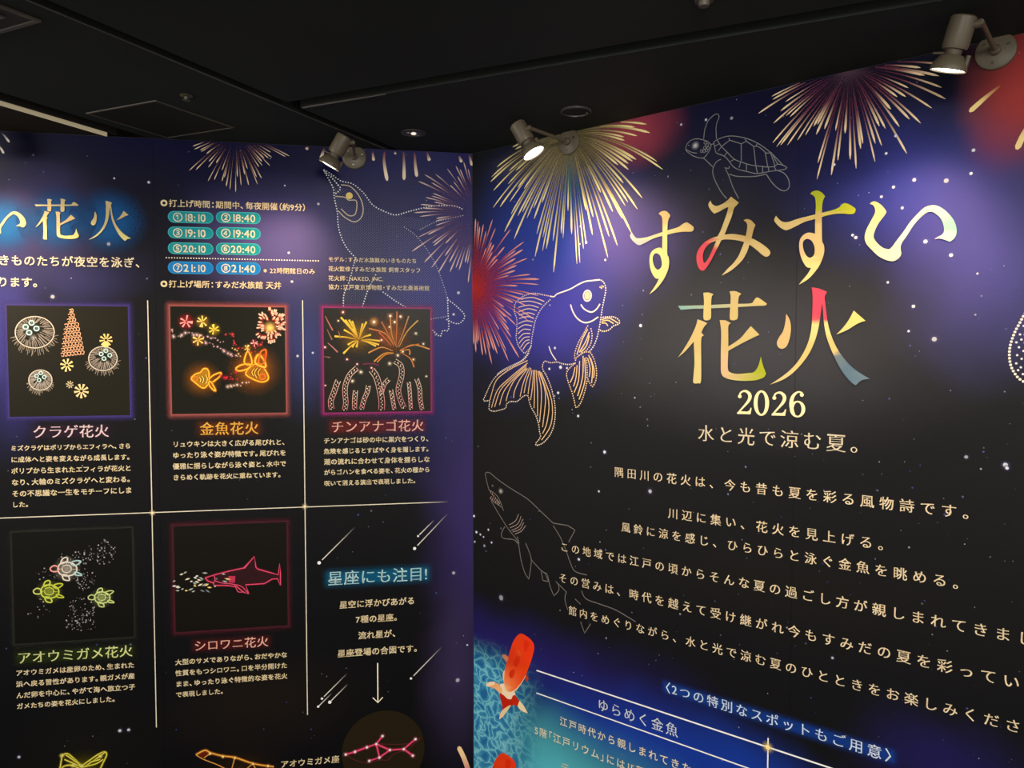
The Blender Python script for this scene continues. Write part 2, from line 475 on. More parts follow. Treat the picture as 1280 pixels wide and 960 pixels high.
# ------------------------------------------------------------------ wall spotlights
M_lamp = simple('warm_white_lamp_paint', (.10, .082, .055), .45, spec=.4, noise=.05)
M_lamp2 = simple('lamp_neck_paint', (.08, .06, .042), .5, spec=.4, noise=.05)
M_bulb, t_, b_ = new_mat('lit_bulb'); b_.inputs['Emission Color'].default_value = (1, .88, .68, 1); b_.inputs['Emission Strength'].default_value = 9
def cyl(a, b, r0, r1, n=14):
    a, b = Vector(a), Vector(b); d = (b-a); bm = bmesh.new()
    q = d.to_track_quat('Z', 'Y'); rings = []
    for p, rr in ((a, r0), (b, r1)):
        rings.append([bm.verts.new(p+q @ Vector((rr*math.cos(i*2*math.pi/n), rr*math.sin(i*2*math.pi/n), 0))) for i in range(n)])
    for i in range(n): bm.faces.new((rings[0][i], rings[0][(i+1) % n], rings[1][(i+1) % n], rings[1][i]))
    bm.faces.new(rings[0][::-1]); bm.faces.new(rings[1])
    return bm
def spotlight(W, px, py, L, axis, side, label, power=1.0, cone=104):
    """axis in wall coordinates (u, v, out); the head hangs beside the arm tip"""
    c = W.uv(px, py); M = W.M.copy(); M.translation = W.world(c.x, c.y, .0015); M = M @ Matrix.Scale(K, 4)
    r = tag(empty('wall_spotlight', M), label, 'spotlight', 'spotlights on the mural walls')
    bm_obj('mounting_plate', lathe([(.001, 0), (.062, 0), (.064, .004), (.062, .012), (.055, .016), (.001, .017)]), M_lamp, r, True)
    for an in (20, 140, 260):
        s = bm_obj('screw', lathe([(.001, .0195), (.005, .0195), (.005, .016), (.001, .016)], 10), M_chrome, r)
        s.location = (.042*math.cos(math.radians(an)), .042*math.sin(math.radians(an)), 0)
    bm_obj('hub', lathe([(.018, .016), (.018, .03), (.012, .036), (.001, .036)], 20), M_lamp2, r, True)
    bm_obj('arm', cyl((0, 0, .03), (0, 0, L), .0085, .0085), M_lamp, r, True)
    bm_obj('elbow', cyl((0, 0, L-.012), (side*.022, 0, L-.012), .014, .014), M_lamp2, r, True)
    H = Vector((side*.058, 0, L-.012)); a = Vector(axis).normalized()
    q = a.to_track_quat('Z', 'Y').to_matrix().to_4x4(); q.translation = H
    def hp(name, bm, mat, sm=True):
        bm.transform(q); return bm_obj(name, bm, mat, r, sm)
    hp('lamp_head', lathe([(.001, -.035), (.034, -.035), (.039, -.030), (.040, .055), (.036, .066), (.001, .066)]), M_lamp)
    hp('neck', lathe([(.001, .066), (.026, .066), (.024, .085), (.030, .088), (.001, .088)]), M_lamp2)
    hp('shade', lathe([(.030, .084), (.036, .086), (.050, .108), (.056, .122), (.056, .132), (.053, .132), (.053, .122), (.034, .092), (.030, .092), (.030, .084)]), M_lamp)
    hp('bulb', lathe([(.001, .120), (.030, .121), (.0515, .124), (.0515, .127), (.030, .131), (.001, .133)]), M_bulb)
    hp('clip', cyl((.048, 0, .082), (.048, 0, .118), .008, .008, 8), M_lamp2)
    hp('pin', cyl((-.060, 0, .080), (-.025, 0, .078), .0035, .0035, 8), M_lamp)
    ld = bpy.data.lights.new('spot_beam', 'SPOT'); ld.energy = LAMP_W*power; ld.color = LAMP_COL
    ld.spot_size = math.radians(cone); ld.spot_blend = 1.0; ld.shadow_soft_size = .045
    lo = bpy.data.objects.new('spot_beam', ld); COL.objects.link(lo); lo.parent = r
    lo.matrix_local = Matrix.Translation(H+a*.138) @ (-a).to_track_quat('Z', 'Y').to_matrix().to_4x4()
    return r
spotlight(LW, 443, 197, .31, (-.55, -1, -.14), -1, 'cream wall spotlight above the penguin drawing on the left mural')
spotlight(RW, 712, 178, .33, (.55, -1, -.20), -1, 'cream wall spotlight over the gold firework, its arm stretched out to the left')
spotlight(RW, 1245, 65, .32, (-.30, -1, -.12), -1, 'cream wall spotlight at the upper right corner of the right mural')
spotlight(LW, -60, 158, .31, (.30, -1, -.14), 1, 'cream wall spotlight just left of the frame above the left mural', 1.5)

# ------------------------------------------------------------------ printed murals
def mural(W, u0, u1, v0, v1, mat, name, label):
    r = tag(empty(name, W.M.copy()), label, 'mural')
    t = .0012
    vs = [(u, v, z) for z in (t, .0002) for u, v in ((u0, v0), (u1, v0), (u1, v1), (u0, v1))]
    b = link_mesh('printed_sheet', vs, [(0, 1, 2, 3), (7, 6, 5, 4), (0, 4, 5, 1), (1, 5, 6, 2), (2, 6, 7, 3), (3, 7, 4, 0)], mat, r)
    return r
VT = CEIL-.001
NAVY = C(4, 4, 30)
left_board = board_mat('left_mural_print_hotspots', LW, C(9, 9, 13), [
    (300, 170, 700, 200, C(2, 3, 50), 1), (560, 330, 170, 330, C(24, 26, 122), .95), (500, 250, 170, 120, C(7, 9, 74), .9),
    (130, 250, 120, 90, C(3, 4, 26), .9), (40, 270, 130, 90, C(70, 60, 120), .6), (340, 310, 150, 110, C(84, 78, 140), .8), (10, 430, 60, 170, C(62, 58, 150), .75),  # violet cloud print, lightened in colour where the lamp pools fall
    (200, 300, 70, 140, C(8, 8, 24), .7), (590, 640, 80, 260, C(58, 44, 110), .75), (380, 430, 60, 110, C(60, 66, 140), .55),
    (90, 345, 130, 60, C(52, 52, 110), .6), (330, 880, 170, 80, C(30, 22, 14), .6), (570, 840, 60, 150, C(62, 50, 92), .6), (110, 940, 130, 90, C(20, 18, 12), .6)])
right_board = board_mat('right_mural_print_haze', RW, C(15, 15, 18), [
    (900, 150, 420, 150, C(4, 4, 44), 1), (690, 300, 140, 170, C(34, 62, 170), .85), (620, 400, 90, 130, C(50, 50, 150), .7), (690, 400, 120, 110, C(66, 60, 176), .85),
    (780, 300, 110, 110, C(84, 72, 150), .7), (1130, 240, 210, 140, C(50, 56, 146), .85), (1230, 320, 170, 190, C(80, 76, 156), .8), (1010, 210, 120, 70, C(8, 8, 56), .85),  # right-hand violet mixes printed cloud with wall haze put into the colour
    (930, 260, 90, 70, C(10, 8, 34), .8), (790, 165, 75, 60, C(168, 60, 80), .85), (1290, 110, 110, 130, C(176, 58, 56), .95), (690, 200, 90, 40, C(120, 110, 70), .5),  # red cloud print, its colour warmed for the lamp's hot spot
    (950, 430, 330, 150, C(66, 66, 72), .75), (610, 600, 90, 190, C(18, 15, 14), .8), (1000, 740, 420, 100, C(20, 18, 16), .7),  # wide grey blob is the wall's glossy reflection, put into the colour
    (600, 470, 60, 80, C(18, 14, 14), .8), (640, 815, 260, 70, C(36, 28, 110), .75), (790, 922, 240, 90, C(22, 52, 156), .9), (930, 972, 210, 85, C(20, 58, 160), .8), (660, 972, 280, 125, C(84, 190, 208), 1),
    (1180, 950, 170, 80, C(30, 24, 86), .8)])
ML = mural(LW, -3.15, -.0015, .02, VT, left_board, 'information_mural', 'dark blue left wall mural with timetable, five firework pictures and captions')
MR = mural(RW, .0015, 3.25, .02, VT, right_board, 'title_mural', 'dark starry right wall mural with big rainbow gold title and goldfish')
CREAM = C(252, 242, 214, 1, .95); WARM = C(255, 238, 196, 1, .97); TAN = C(238, 214, 150); WHITE = C(245, 245, 245)
# faint joints between the printed sheets
for W, M, a, b in ((LW, ML, (190.5, 176), (200, 960)), (RW, MR, (1000, 100), (985, 900))):
    p, q = W.uv(*a), W.uv(*b); k = Ink(.00135); k.ribbon([p, Vector((p.x, q.y))], .003, C(10, 10, 14, .22)); k.build('sheet_joint', M)

# ---- stars: specks printed all over the sky
def stars(W, M, n, box, seed, extra):
    rnd = random.Random(seed); k = Ink(.0014)
    for i in range(n):
        px, py = rnd.uniform(box[0], box[2]), rnd.uniform(box[1], box[3])
        c = W.uv(px, py)
        if c.y > VT-.01 or abs(c.x) < .02: continue
        if W is LW and 200 < py < 900 and px < 400 and rnd.random() < .6: continue
        m = W.mpp(px, py); r = m*rnd.choice([.4, .5, .5, .6, .7, .9, 1.3])
        tint = rnd.choice([(190, 195, 225), (150, 160, 225), (205, 205, 220), (100, 110, 190), (80, 110, 190)])
        a = rnd.uniform(.12, .5) if r > .8*m else rnd.uniform(.15, .7)
        k.disc(c, r, C(*tint, a), 7)
    for px, py, r, a in extra:
        c = W.uv(px, py); m = W.mpp(px, py); k.glow(c, m*r*1.9, C(150, 150, 220, .4*a), 12); k.disc(c, m*r*.8, C(235, 235, 245, a*.9), 9)
    o = k.build('star_print', M); o['kind'] = 'stuff'
stars(LW, ML, 240, (-60, 160, 590, 960), 3, [(356, 232, 1.3, .8), (398, 255, 2, .6), (361, 316, 1.8, .8), (365, 352, 2, .7), (372, 445, 2, .7), (391, 441, 1.6, .8), (573, 366, 2.4, .7), (567, 393, 2, .7),
    (136, 305, 2.6, .35), (66, 371, 3, .5), (143, 223, 1.4, .7), (186, 228, 2, .7), (150, 913, 2.4, .7), (161, 912, 2.2, .7), (24, 946, 2.2, .6), (567, 716, 2.4, .5), (572, 850, 3, .5), (584, 806, 1.3, .9)])
stars(RW, MR, 420, (596, 60, 1300, 960), 5, [(801, 407, 2.5, 1), (756, 565, 2.4, 1), (723, 520, 1.9, 1), (698, 491, 2, 1), (701, 459, 2.6, 1), (687, 461, 1.8, 1), (709, 460, 1.7, .9), (694, 435, 2, .9),
    (733, 303, 2.2, 1), (725, 305, 1.4, 1), (726, 283, 1.6, 1), (757, 325, 1.8, .9), (1143, 225, 2.6, 1), (1117, 234, 2.2, 1), (1102, 246, 1.9, 1), (1128, 260, 2, 1), (1066, 294, 2, 1), (1070, 297, 2.4, 1), (1157, 302, 3, 1),
    (1189, 319, 2.8, 1), (1142, 383, 2.6, .8), (1168, 424, 3.6, .6), (1136, 414, 1.8, .8), (1110, 353, 1.8, .8), (1222, 342, 1.6, .9), (1183, 226, 3.5, .5), (1217, 188, 2.6, .9), (1214, 217, 2.4, .9), (1043, 206, 2, .9), (1120, 170, 2.2, .9), (1108, 192, 2, .9),
    (813, 614, 3, .6), (749, 614, 1.6, .9), (724, 699, 2, .9), (593, 645, 1.8, 1), (596, 665, 1.8, 1), (601, 668, 1.5, .9), (611, 662, 1.6, .9), (605, 671, 1.3, .8), (615, 678, 1.6, .8), (594, 677, 1.5, .7), (606, 682, 2, .4), (627, 747, 4, .35),
    (1257, 581, 3.4, .8), (1259, 585, 2.4, .9), (1208, 571, 2.6, .4), (1041, 822, 2, .5), (883, 150, 2, .7), (852, 156, 1.8, .7), (915, 148, 2.4, .35)])

# ---- fireworks: bursts of tapering streaks
def burst(W, M, px, py, rad, n, a0, a1, tip, mid, root, seed, label, wid=1.5, r0=.08, sag=.12, vary=.35, core=None, inner=0, teal=None):
    rnd = random.Random(seed); c = W.uv(px, py); k = Ink(.0017); m = W.mpp(px, min(max(py, 170), 900))
    ok = lambda p: p.y < VT-.002 and (p.x < -.003 if W is LW else p.x > .003)
    if core: k.glow(c, rad*m*core[1], core[0])
    k.v, k.f, k.c = ([], [], []) if (core and not ok(c-Vector((0, rad*m*core[1])))) else (k.v, k.f, k.c)
    for i in range(n):
        a = math.radians(a0+(a1-a0)*(i+rnd.uniform(-.35, .35))/max(1, n-1))
        R_ = rad*m*(1-vary*rnd.random()); st = R_*rnd.uniform(r0*.6, r0*1.6)
        if i < inner: R_ *= .55
        d = Vector((math.cos(a), math.sin(a)))
        path = []
        for j in range(16):
            t = (j/15)**.85; q = st+(R_-st)*t
            path.append(c+d*q-Vector((0, sag*rad*m*(q/(rad*m))**2)))
        T = teal if (teal and abs(math.cos(a)) < .25 and rnd.random() < .6) else mid
        ww = wid*m*rnd.uniform(.75, 1.3)
        def col(t, T=T):
            f = max(0, (t-.45)/.55); f = f*f*(3-2*f); al = min(1, .12+1.1*t)
            e = 1 if t < .97 else .9
            return (T[0]+(tip[0]-T[0])*f, T[1]+(tip[1]-T[1])*f, T[2]+(tip[2]-T[2])*f, al*e*T[3]) if t > .25 else (root[0]+(T[0]-root[0])*t*4, root[1]+(T[1]-root[1])*t*4, root[2]+(T[2]-root[2])*t*4, al*root[3])
        k.ribbon(path, lambda t, ww=ww: ww*(.24+.96*t) if t < .9 else ww*1.1*max(.12, 1-((t-.9)/.1)**2*.8), col, ok)
    o = k.build('firework_print', M, label)
def comet(W, k, pts, w0, w1, tip, tail):
    path = catmull([W.uv(*p) for p in pts], [True]+[False]*(len(pts)-2)+[True], 5, False)
    path = [p for p in path if p.y < VT-.002]; m = W.mpp(*pts[-1])
    k.ribbon(path, lambda t: m*(w0+(w1-w0)*min(1, t*1.4)) if t < .9 else m*w1*(1-(t-.9)*6), lambda t: tuple(tail[i]+(tip[i]-tail[i])*min(1, t*1.5) for i in range(4)))
burst(LW, ML, 295, 168, 68, 36, 192, 348, C(235, 210, 180), C(140, 96, 84), C(80, 50, 60, .5), 11, 'small pink and cream firework at the top of the left mural', 1.1, .25, .16, .4)
burst(LW, ML, 596, 268, 90, 40, 100, 262, C(225, 195, 185), C(120, 62, 84), C(100, 34, 64, .7), 12, 'pink half firework cut by the corner on the left mural', 1.1, .10, .14, .45, (C(140, 70, 90, .6), .4))
k = Ink(.0017); m1 = LW.mpp(450, 200)
for pts, w in ([((389, 172), (386, 182), (383, 187)), 4], [((407, 180), (404, 190), (401, 199)), 4], [((465, 180), (466, 192), (467, 201)), 3.4], [((457, 178), (457, 183), (456, 188)), 2.5], [((483, 178), (480, 200), (484, 226)), 4.2],
               [((504, 182), (505, 205), (505, 225)), 4], [((518, 184), (519, 205), (521, 221)), 4], [((533, 184), (535, 195), (537, 201)), 4], [((570, 186), (574, 196), (577, 203)), 3.6], [((586, 190), (588, 200), (590, 207)), 3.4], [((494, 180), (494, 188), (494, 193)), 3]):
    comet(LW, k, pts, w*.5, w, C(244, 226, 196), C(150, 60, 84, .5))
k.build('firework_print', ML, 'drooping cream streaks of a large firework along the top of the left mural')
k = Ink(.0017)
for pts, w in ([((-6, 160), (4, 168), (12, 178)), 2.6], [((-8, 176), (0, 184), (5, 192)), 2.6], [((-16, 166), (-6, 180), (-2, 190)), 2.6]): comet(LW, k, pts, w*.5, w, C(225, 215, 205), C(90, 80, 110, .4))
k.build('firework_print', ML, 'pale streaks at the top left edge of the left mural')
k = Ink(.0017)
for pts, w in ([((588, 972), (581, 950), (573, 933)), 5.5], [((592, 990), (588, 975), (584, 962)), 5]): comet(LW, k, pts, w*1.1, w, C(250, 215, 160), C(190, 40, 110))
k.build('firework_print', ML, 'thick pink comet streak at the bottom right of the left mural')
burst(RW, MR, 712, 168, 134, 66, 168, 372, C(250, 232, 165), C(176, 158, 100), C(150, 132, 84, .75), 21, 'huge gold firework behind the middle spotlight', 2.0, .06, .32, .42, (C(130, 118, 74, .7), .75), 0, C(60, 124, 124))
burst(RW, MR, 592, 360, 106, 62, -110, 88, C(236, 160, 148), C(168, 40, 44), C(130, 26, 34, .8), 22, 'red firework at the corner of the right mural', 1.6, .05, .14, .5, (C(190, 40, 36, .9), .6))
burst(RW, MR, 1062, 84, 122, 54, 176, 378, C(250, 222, 180), C(130, 62, 84), C(90, 40, 90, .7), 23, 'pink and cream firework at the top of the right mural', 2.1, .08, .2, .45, (C(120, 90, 110, .55), .3))
k = Ink(.0017)
for pts, w in ([((1252, 106), (1232, 122), (1212, 140)), 6], [((1300, 140), (1284, 160), (1271, 187)), 7], [((1330, 90), (1300, 100), (1284, 118)), 6]): comet(RW, k, pts, w*.3, w, C(250, 222, 150), C(190, 70, 50, .5))
k.build('firework_print', MR, 'gold comet streaks on red cloud at the right edge')

# ---- pictures
def dot_ink(ink, W, path, step, r, col): 
    ink.dots(path, step, r, col); ink.lift()
def picture(tl, tr, br, bl, base, glow, w, label, name='picture'):
    a, b, c, d = (LW.uv(*p) for p in (tl, tr, br, bl))
    u0, u1 = (a.x+d.x)/2, (b.x+c.x)/2; v1, v0 = (a.y+b.y)/2, (c.y+d.y)/2
    k = Ink(.0020); m = LW.mpp(*tl); k.boxglow(u0-m, v0-m, u1+m, v1+m, w*m, glow)
    k.lift(.0001)
    n = 8; vs = []
    k.tri([Vector((u0, v0)), Vector((u1, v0)), Vector((u1, v1)), Vector((u0, v1))], [(0, 1, 2, 3)], base)
    o = k.build(name, ML, label); return o, m
J = Trace(LW, 0, 370, 6.4)
pic1, m = picture((9, 382.5), (160.5, 382.5), (162, 519), (12, 521), C(24, 21, 6), C(66, 56, 130, .8), 8, 'dark picture of jellyfish fireworks')
def jelly(cx, cy, rx, ry, fl, fs, name='jellyfish_artwork', seed=1):
    rnd = random.Random(seed); k = Ink(.0024)
    P = lambda a, s=1.0: J.p(cx+rx*s*math.cos(a), cy-ry*s*math.sin(a))
    path = [P(i*2*math.pi/40) for i in range(41)]; k.ribbon(path, 1.1*m, C(215, 205, 190))
    fx, fy = fl
    for i in range(64):
        a = i*2*math.pi/64+rnd.uniform(-.04, .04); q = P(a, rnd.uniform(.9, .99)); s = J.p(fx, fy); e = q+(s-q)*rnd.uniform(.25, .62)
        k.ribbon([q, e], .55*m, C(190, 178, 165, .75))
    for i in range(30):
        a = math.radians(195+150*i/29); p = P(a, 1.02); d = J.p(cx+rx*1.25*math.cos(a)+rnd.uniform(-10, 10), cy-ry*1.45*math.sin(a)+rnd.uniform(-25, 12))
        k.ribbon([p, (p+d)/2+Vector((rnd.uniform(-1, 1), 0))*.6*m, d], .6*m, C(180, 168, 150, .7))
    for dx, dy in ((5, -40), (-42, -8), (44, 5), (-14, 38)):
        c = J.p(fx+dx*fs, fy+dy*fs); k.glow(c, 5.5*m*fs, C(130, 190, 190, .35), 12); k.ring(c, 2.2*m*fs, 3.6*m*fs, C(205, 232, 228), 12)
    c = J.p(fx+20*fs, fy+80*fs); k.glow(c, 6*m*fs, C(200, 195, 190, .5), 12)
    k.build(name, pic1)
jelly(280, 290, 156, 126, (250, 255), 1.0, seed=1); jelly(825, 500, 114, 96, (845, 470), .8, seed=2); jelly(325, 672, 93, 80, (325, 645), .72, seed=3)
k = Ink(.0024)
for r_ in range(10):
    y = 118+r_*38; hw = 16+r_*9.0 if r_ < 3 else 38+r_*6.2; n = 2+r_//2+(1 if r_ > 2 else 0)
    for i in range(n):
        x = 572+r_*1.2-hw+2*hw*(i+.5)/n; q = hw/n*1.15; yy = y+(i-n/2)*-3
        k.ribbon([J.p(x-q, yy-10), J.p(x, yy-16), J.p(x+q*.8, yy-8), J.p(x+q*.6, yy+12), J.p(x-q*.2, yy+14), J.p(x-q*.4, yy+4)], 1.0*m, C(238, 178, 138))
k.build('polyp_tower_artwork', pic1)
for cx, cy, rr, nn, cl in ((850, 352, 52, 9, C(245, 212, 130)), (537, 553, 52, 8, C(250, 232, 150)), (560, 708, 30, 8, C(220, 205, 165)), (653, 760, 58, 9, C(248, 220, 160))):
    k = Ink(.0024)
    for i in range(nn):
        a = i*2*math.pi/nn+.2; k.ribbon([J.p(cx+rr*.2*math.cos(a), cy+rr*.2*math.sin(a)), J.p(cx+rr*.7*math.cos(a), cy+rr*.7*math.sin(a)), J.p(cx+rr*math.cos(a), cy+rr*math.sin(a))], lambda t: m*rr/52*(1.0+1.6*t), cl)
    if cy == 352: k.disc(J.p(845, 388), 4.2*m, cl, 10)
    k.build('ephyra_artwork', pic1)
# goldfish picture
J = Trace(LW, 190, 370, 6.4)
pic2, m = picture((213.8, 383.2), (356.4, 384), (357, 516), (214.4, 517.2), C(15, 15, 3), C(160, 84, 82, .85), 7, 'dark picture of two glowing goldfish fireworks')
def fishline(k, txt, w=1.4, col=C(255, 200, 60), glow=C(230, 120, 10, .5), closed=True):
    p = J.closed(txt) if closed else J.open(txt)
    if closed: p = p+[p[0]]
    k.ribbon(p, w*2.6*m, (*glow[:3], .45)); k.lift(); k.ribbon(p, w*m, col)
k = Ink(.0024); k.glow(J.p(400, 665), 26*m, C(200, 120, 10, .55))
k.poly(J.closed("315,660 350,625 390,610 410,585 440,582 458,620 450,680 440,720 405,735 350,695"), C(170, 120, 12))
fishline(k, "315,660 350,625 390,610 410,585 440,582 458,620 450,680 440,720 405,735 350,695")
fishline(k, "455,670 490,635 550,612 545,640 505,675 475,690"); fishline(k, "455,690 475,690 510,755 490,750 460,715")
for q in ("400,640 415,665 405,695", "430,630 445,665 430,700", "380,650 392,668 385,690"): fishline(k, q, 1.1, C(250, 220, 110), C(80, 40, 0, .5), False)
k.ring(J.p(347, 662), 2.2*m, 3.6*m, C(230, 120, 30), 14); k.build('goldfish_artwork', pic2)
k = Ink(.0024); k.glow(J.p(820, 590), 36*m, C(210, 120, 10, .6))
k.poly(J.closed("750,620 800,560 850,540 905,590 932,660 880,688 800,660"), C(165, 100, 8))
fishline(k, "750,620 800,560 850,540 905,590 932,660 880,688 800,660"); fishline(k, "672,580 720,550 790,545 770,580 700,600", 1.6)
fishline(k, "765,445 740,510 750,545 800,545 790,480", 1.5); fishline(k, "830,540 835,490 860,470 900,520 905,570", 2.0)
fishline(k, "855,535 870,450 910,430 912,480 890,540", 1.2, C(240, 120, 40))
for q in ("820,580 800,610 815,640", "845,575 822,612 838,655", "870,580 850,610 860,640"): fishline(k, q, 1.3, C(240, 190, 70), C(70, 30, 0, .6), False)
k.ring(J.p(885, 645), 2.6*m, 4.4*m, C(235, 110, 30), 14); k.build('goldfish_artwork', pic2)
k = Ink(.0024); rnd = random.Random(4)
def blossom(x, y, r, col, n=7, core=C(255, 225, 130)):
    k.glow(J.p(x, y), r*1.5/6.4*m, (*col[:3], .6), 12)
    for i in range(n):
        a = i*2*math.pi/n+rnd.random(); k.ribbon([J.p(x+r*.15*math.cos(a), y+r*.15*math.sin(a)), J.p(x+r*math.cos(a), y+r*math.sin(a))], lambda t: m*(.7+t*1.2)*r/45, core)
blossom(275, 205, 52, C(215, 30, 40), 7, C(255, 170, 170)); blossom(405, 205, 46, C(200, 150, 30)); blossom(497, 268, 42, C(215, 180, 20), 7, C(250, 220, 90)); blossom(370, 350, 46, C(210, 130, 20))
for i in range(92):
    a = rnd.uniform(0, 6.28); q = 118*math.sqrt(rnd.uniform(.12, 1)); x, y = 950+q*math.cos(a)*1.0, 235+q*math.sin(a)*1.05
    if x > 1050: continue
    d = Vector((math.cos(a), math.sin(a))); k.glow(J.p(x, y), 3.2*m, C(220, 80, 50, .5), 8); k.ribbon([J.p(x, y), J.p(x+d.x*24, y+d.y*24)], 1.7*m, C(255, 205, 180))
k.glow(J.p(945, 255), 10*m, C(255, 215, 120), 14); blossom(820, 378, 28, C(210, 60, 80), 6, C(255, 200, 190)); blossom(765, 415, 26, C(230, 170, 60), 6)
for path, cl in (("155,265 170,315 230,312 290,290 340,310 420,320 480,340 530,350 590,380", C(225, 190, 190)), ("420,370 460,385 520,410 580,445 625,465 690,480", C(225, 180, 185)), ("600,300 640,305 655,380 705,410 740,430", C(220, 70, 70)), ("640,420 690,450 720,490", C(230, 190, 120)),
                 ("560,645 600,650 640,630 690,605", C(215, 40, 60)), ("600,725 660,718 720,705 775,680", C(240, 200, 180)), ("570,665 620,660 690,675", C(200, 40, 60)), ("790,460 830,430 870,380 900,350", C(210, 70, 60)), ("900,430 905,470 890,500", C(230, 60, 30))):
    for p in resample(J.open(path), 3.4*m):
        q = p+Vector((rnd.uniform(-1, 1), rnd.uniform(-1, 1)))*1.6*m; r_ = rnd.choice([.6, .8, 1.1, 1.6]); k.glow(q, 2.6*r_*m, (*cl[:3], .5), 8); k.disc(q, r_*.7*m, cl, 6)
k.build('sparkle_artwork', pic2)
# garden eel picture
J = Trace(LW, 380, 370, 6.4)
pic3, m = picture((404.8, 385.4), (538, 385.8), (538, 514.6), (405, 515), C(20, 15, 1), C(150, 40, 112, .85), 6, 'dark picture of garden eel fireworks under gold bursts')
k = Ink(.0024)
for x, y, r_, cl in ((430, 320, 290, C(140, 100, 4, .9)), (700, 320, 330, C(150, 80, 6, .9)), (560, 205, 90, C(200, 120, 30, .9))):
    k.glow(J.p(x, y), r_/6.4*m*.62, cl)
for tx, ty in ((330, 190), (360, 190), (385, 200), (320, 270), (245, 322), (315, 460), (350, 390), (385, 410), (420, 410), (500, 205), (470, 220), (575, 400), (610, 360), (535, 310), (600, 390), (440, 340), (295, 170), (390, 260)):
    p, q = J.p(438, 350), J.p(tx, ty); mid = (p+q)/2+Vector((0, 1.0*m)); k.ribbon([p+(q-p)*.12, mid, q], lambda t: m*(.7+1.6*t), lambda t: (C(200, 140, 10)[0]*(1-t)+C(255, 215, 60)[0]*t, C(200, 140, 10)[1]*(1-t)+C(255, 215, 60)[1]*t, C(200, 140, 10)[2]*(1-t)+C(255, 215, 60)[2]*t, 1))
for pts, cl in (("740,410 700,300 690,160", C(215, 140, 60)), ("735,400 742,250 742,125", C(200, 110, 50)), ("745,410 790,300 838,160", C(190, 130, 70)), ("760,410 820,290 912,195", C(215, 165, 80)), ("720,400 650,300 520,260", C(220, 130, 50)), ("715,380 660,280 620,205", C(190, 110, 50)),
                ("710,440 620,410 515,455", C(225, 150, 60)), ("715,455 640,460 560,525", C(235, 160, 50)), ("720,460 650,470 585,530", C(220, 130, 30)), ("765,440 870,390 1005,425", C(225, 150, 60)), ("770,430 850,400 920,385", C(200, 110, 40)), ("770,440 840,430 845,470", C(235, 150, 40)), ("770,450 850,500 880,570", C(215, 120, 40)), ("700,400 640,330 600,290", C(215, 90, 40)),
                ("170,160 195,210 230,275", C(190, 110, 90)), ("185,265 205,310 225,350", C(150, 100, 80)), ("190,375 230,410 270,450", C(190, 120, 110)), ("275,280 285,310 290,340", C(150, 100, 60)), ("160,485 185,488 210,492", C(140, 90, 80))):
    k.ribbon(J.open(pts), lambda t: m*(.6+1.2*t), cl)
for x, y, r_, cl in ((312, 130, 3, C(250, 110, 110)), (560, 208, 4.5, C(255, 200, 120)), (690, 160, 4, C(245, 170, 120)), (772, 165, 3.6, C(240, 165, 100)), (725, 208, 3.6, C(250, 180, 110)), (685, 248, 2.4, C(255, 210, 150)), (620, 352, 3.2, C(255, 110, 70)), (895, 300, 2.6, C(235, 220, 180)), (168, 410, 2.4, C(255, 140, 160)), (790, 445, 3, C(255, 170, 80)), (875, 508, 2.6, C(255, 190, 90)),
                     (750, 475, 2.8, C(250, 215, 180)), (685, 540, 3, C(250, 225, 180)), (455, 608, 3, C(245, 225, 190)), (388, 680, 2.8, C(250, 225, 190)), (978, 642, 2, C(235, 215, 180)), (345, 507, 3, C(170, 60, 100)), (540, 575, 2.4, C(250, 120, 140)), (170, 715, 1.8, C(240, 150, 160)), (955, 383, 2.2, C(250, 225, 190)), (425, 545, 2.6, C(200, 80, 120)), (275, 198, 2, C(250, 180, 120))):
    k.glow(J.p(x, y), r_*m*1.5, (*cl[:3], .6), 10); k.disc(J.p(x, y), r_*m*.42, C(255, 240, 220), 8)
k.ribbon(J.open("470,545 540,540 600,555"), 2*m, C(110, 30, 60)); k.build('burst_artwork', pic3)
for pts, w in (("222,905 215,840 240,770 260,710 275,675", 38), ("325,912 335,850 328,770 335,700 370,625 425,575", 36), ("405,905 405,840 412,755", 34), ("460,905 480,830 505,770 515,715", 32), ("620,910 622,840 605,740 580,650 540,590", 46), ("618,790 640,710 680,665", 30), ("722,905 710,830 695,750", 28),
               ("800,895 765,810 755,740 780,640 775,560 725,520", 38), ("855,905 850,830 845,760 838,690", 26), ("945,908 930,830 925,740 900,660", 30)):
    k = Ink(.0026); p = J.open(pts); n = len(p)
    for sgn in (1, -1):
        side = []
        for i, q in enumerate(p):
            a, b = p[max(i-1, 0)], p[min(i+1, n-1)]; t = (b-a).normalized(); side.append(q+Vector((-t.y, t.x))*sgn*w/2/6.4*m)
        k.ribbon(side, .75*m, lambda t: tuple(C(215, 110, 130)[i]*(1-t)+C(240, 215, 185)[i]*t for i in range(3))+(1,))
    for i, q in enumerate(resample(p, 2.3*m)):
        k.disc(q+Vector(((i % 2-.5)*1.6*m, 0)), .8*m, C(240, 190, 170) if i % 3 else C(255, 235, 200), 6)
    k.build('eel_artwork', pic3)
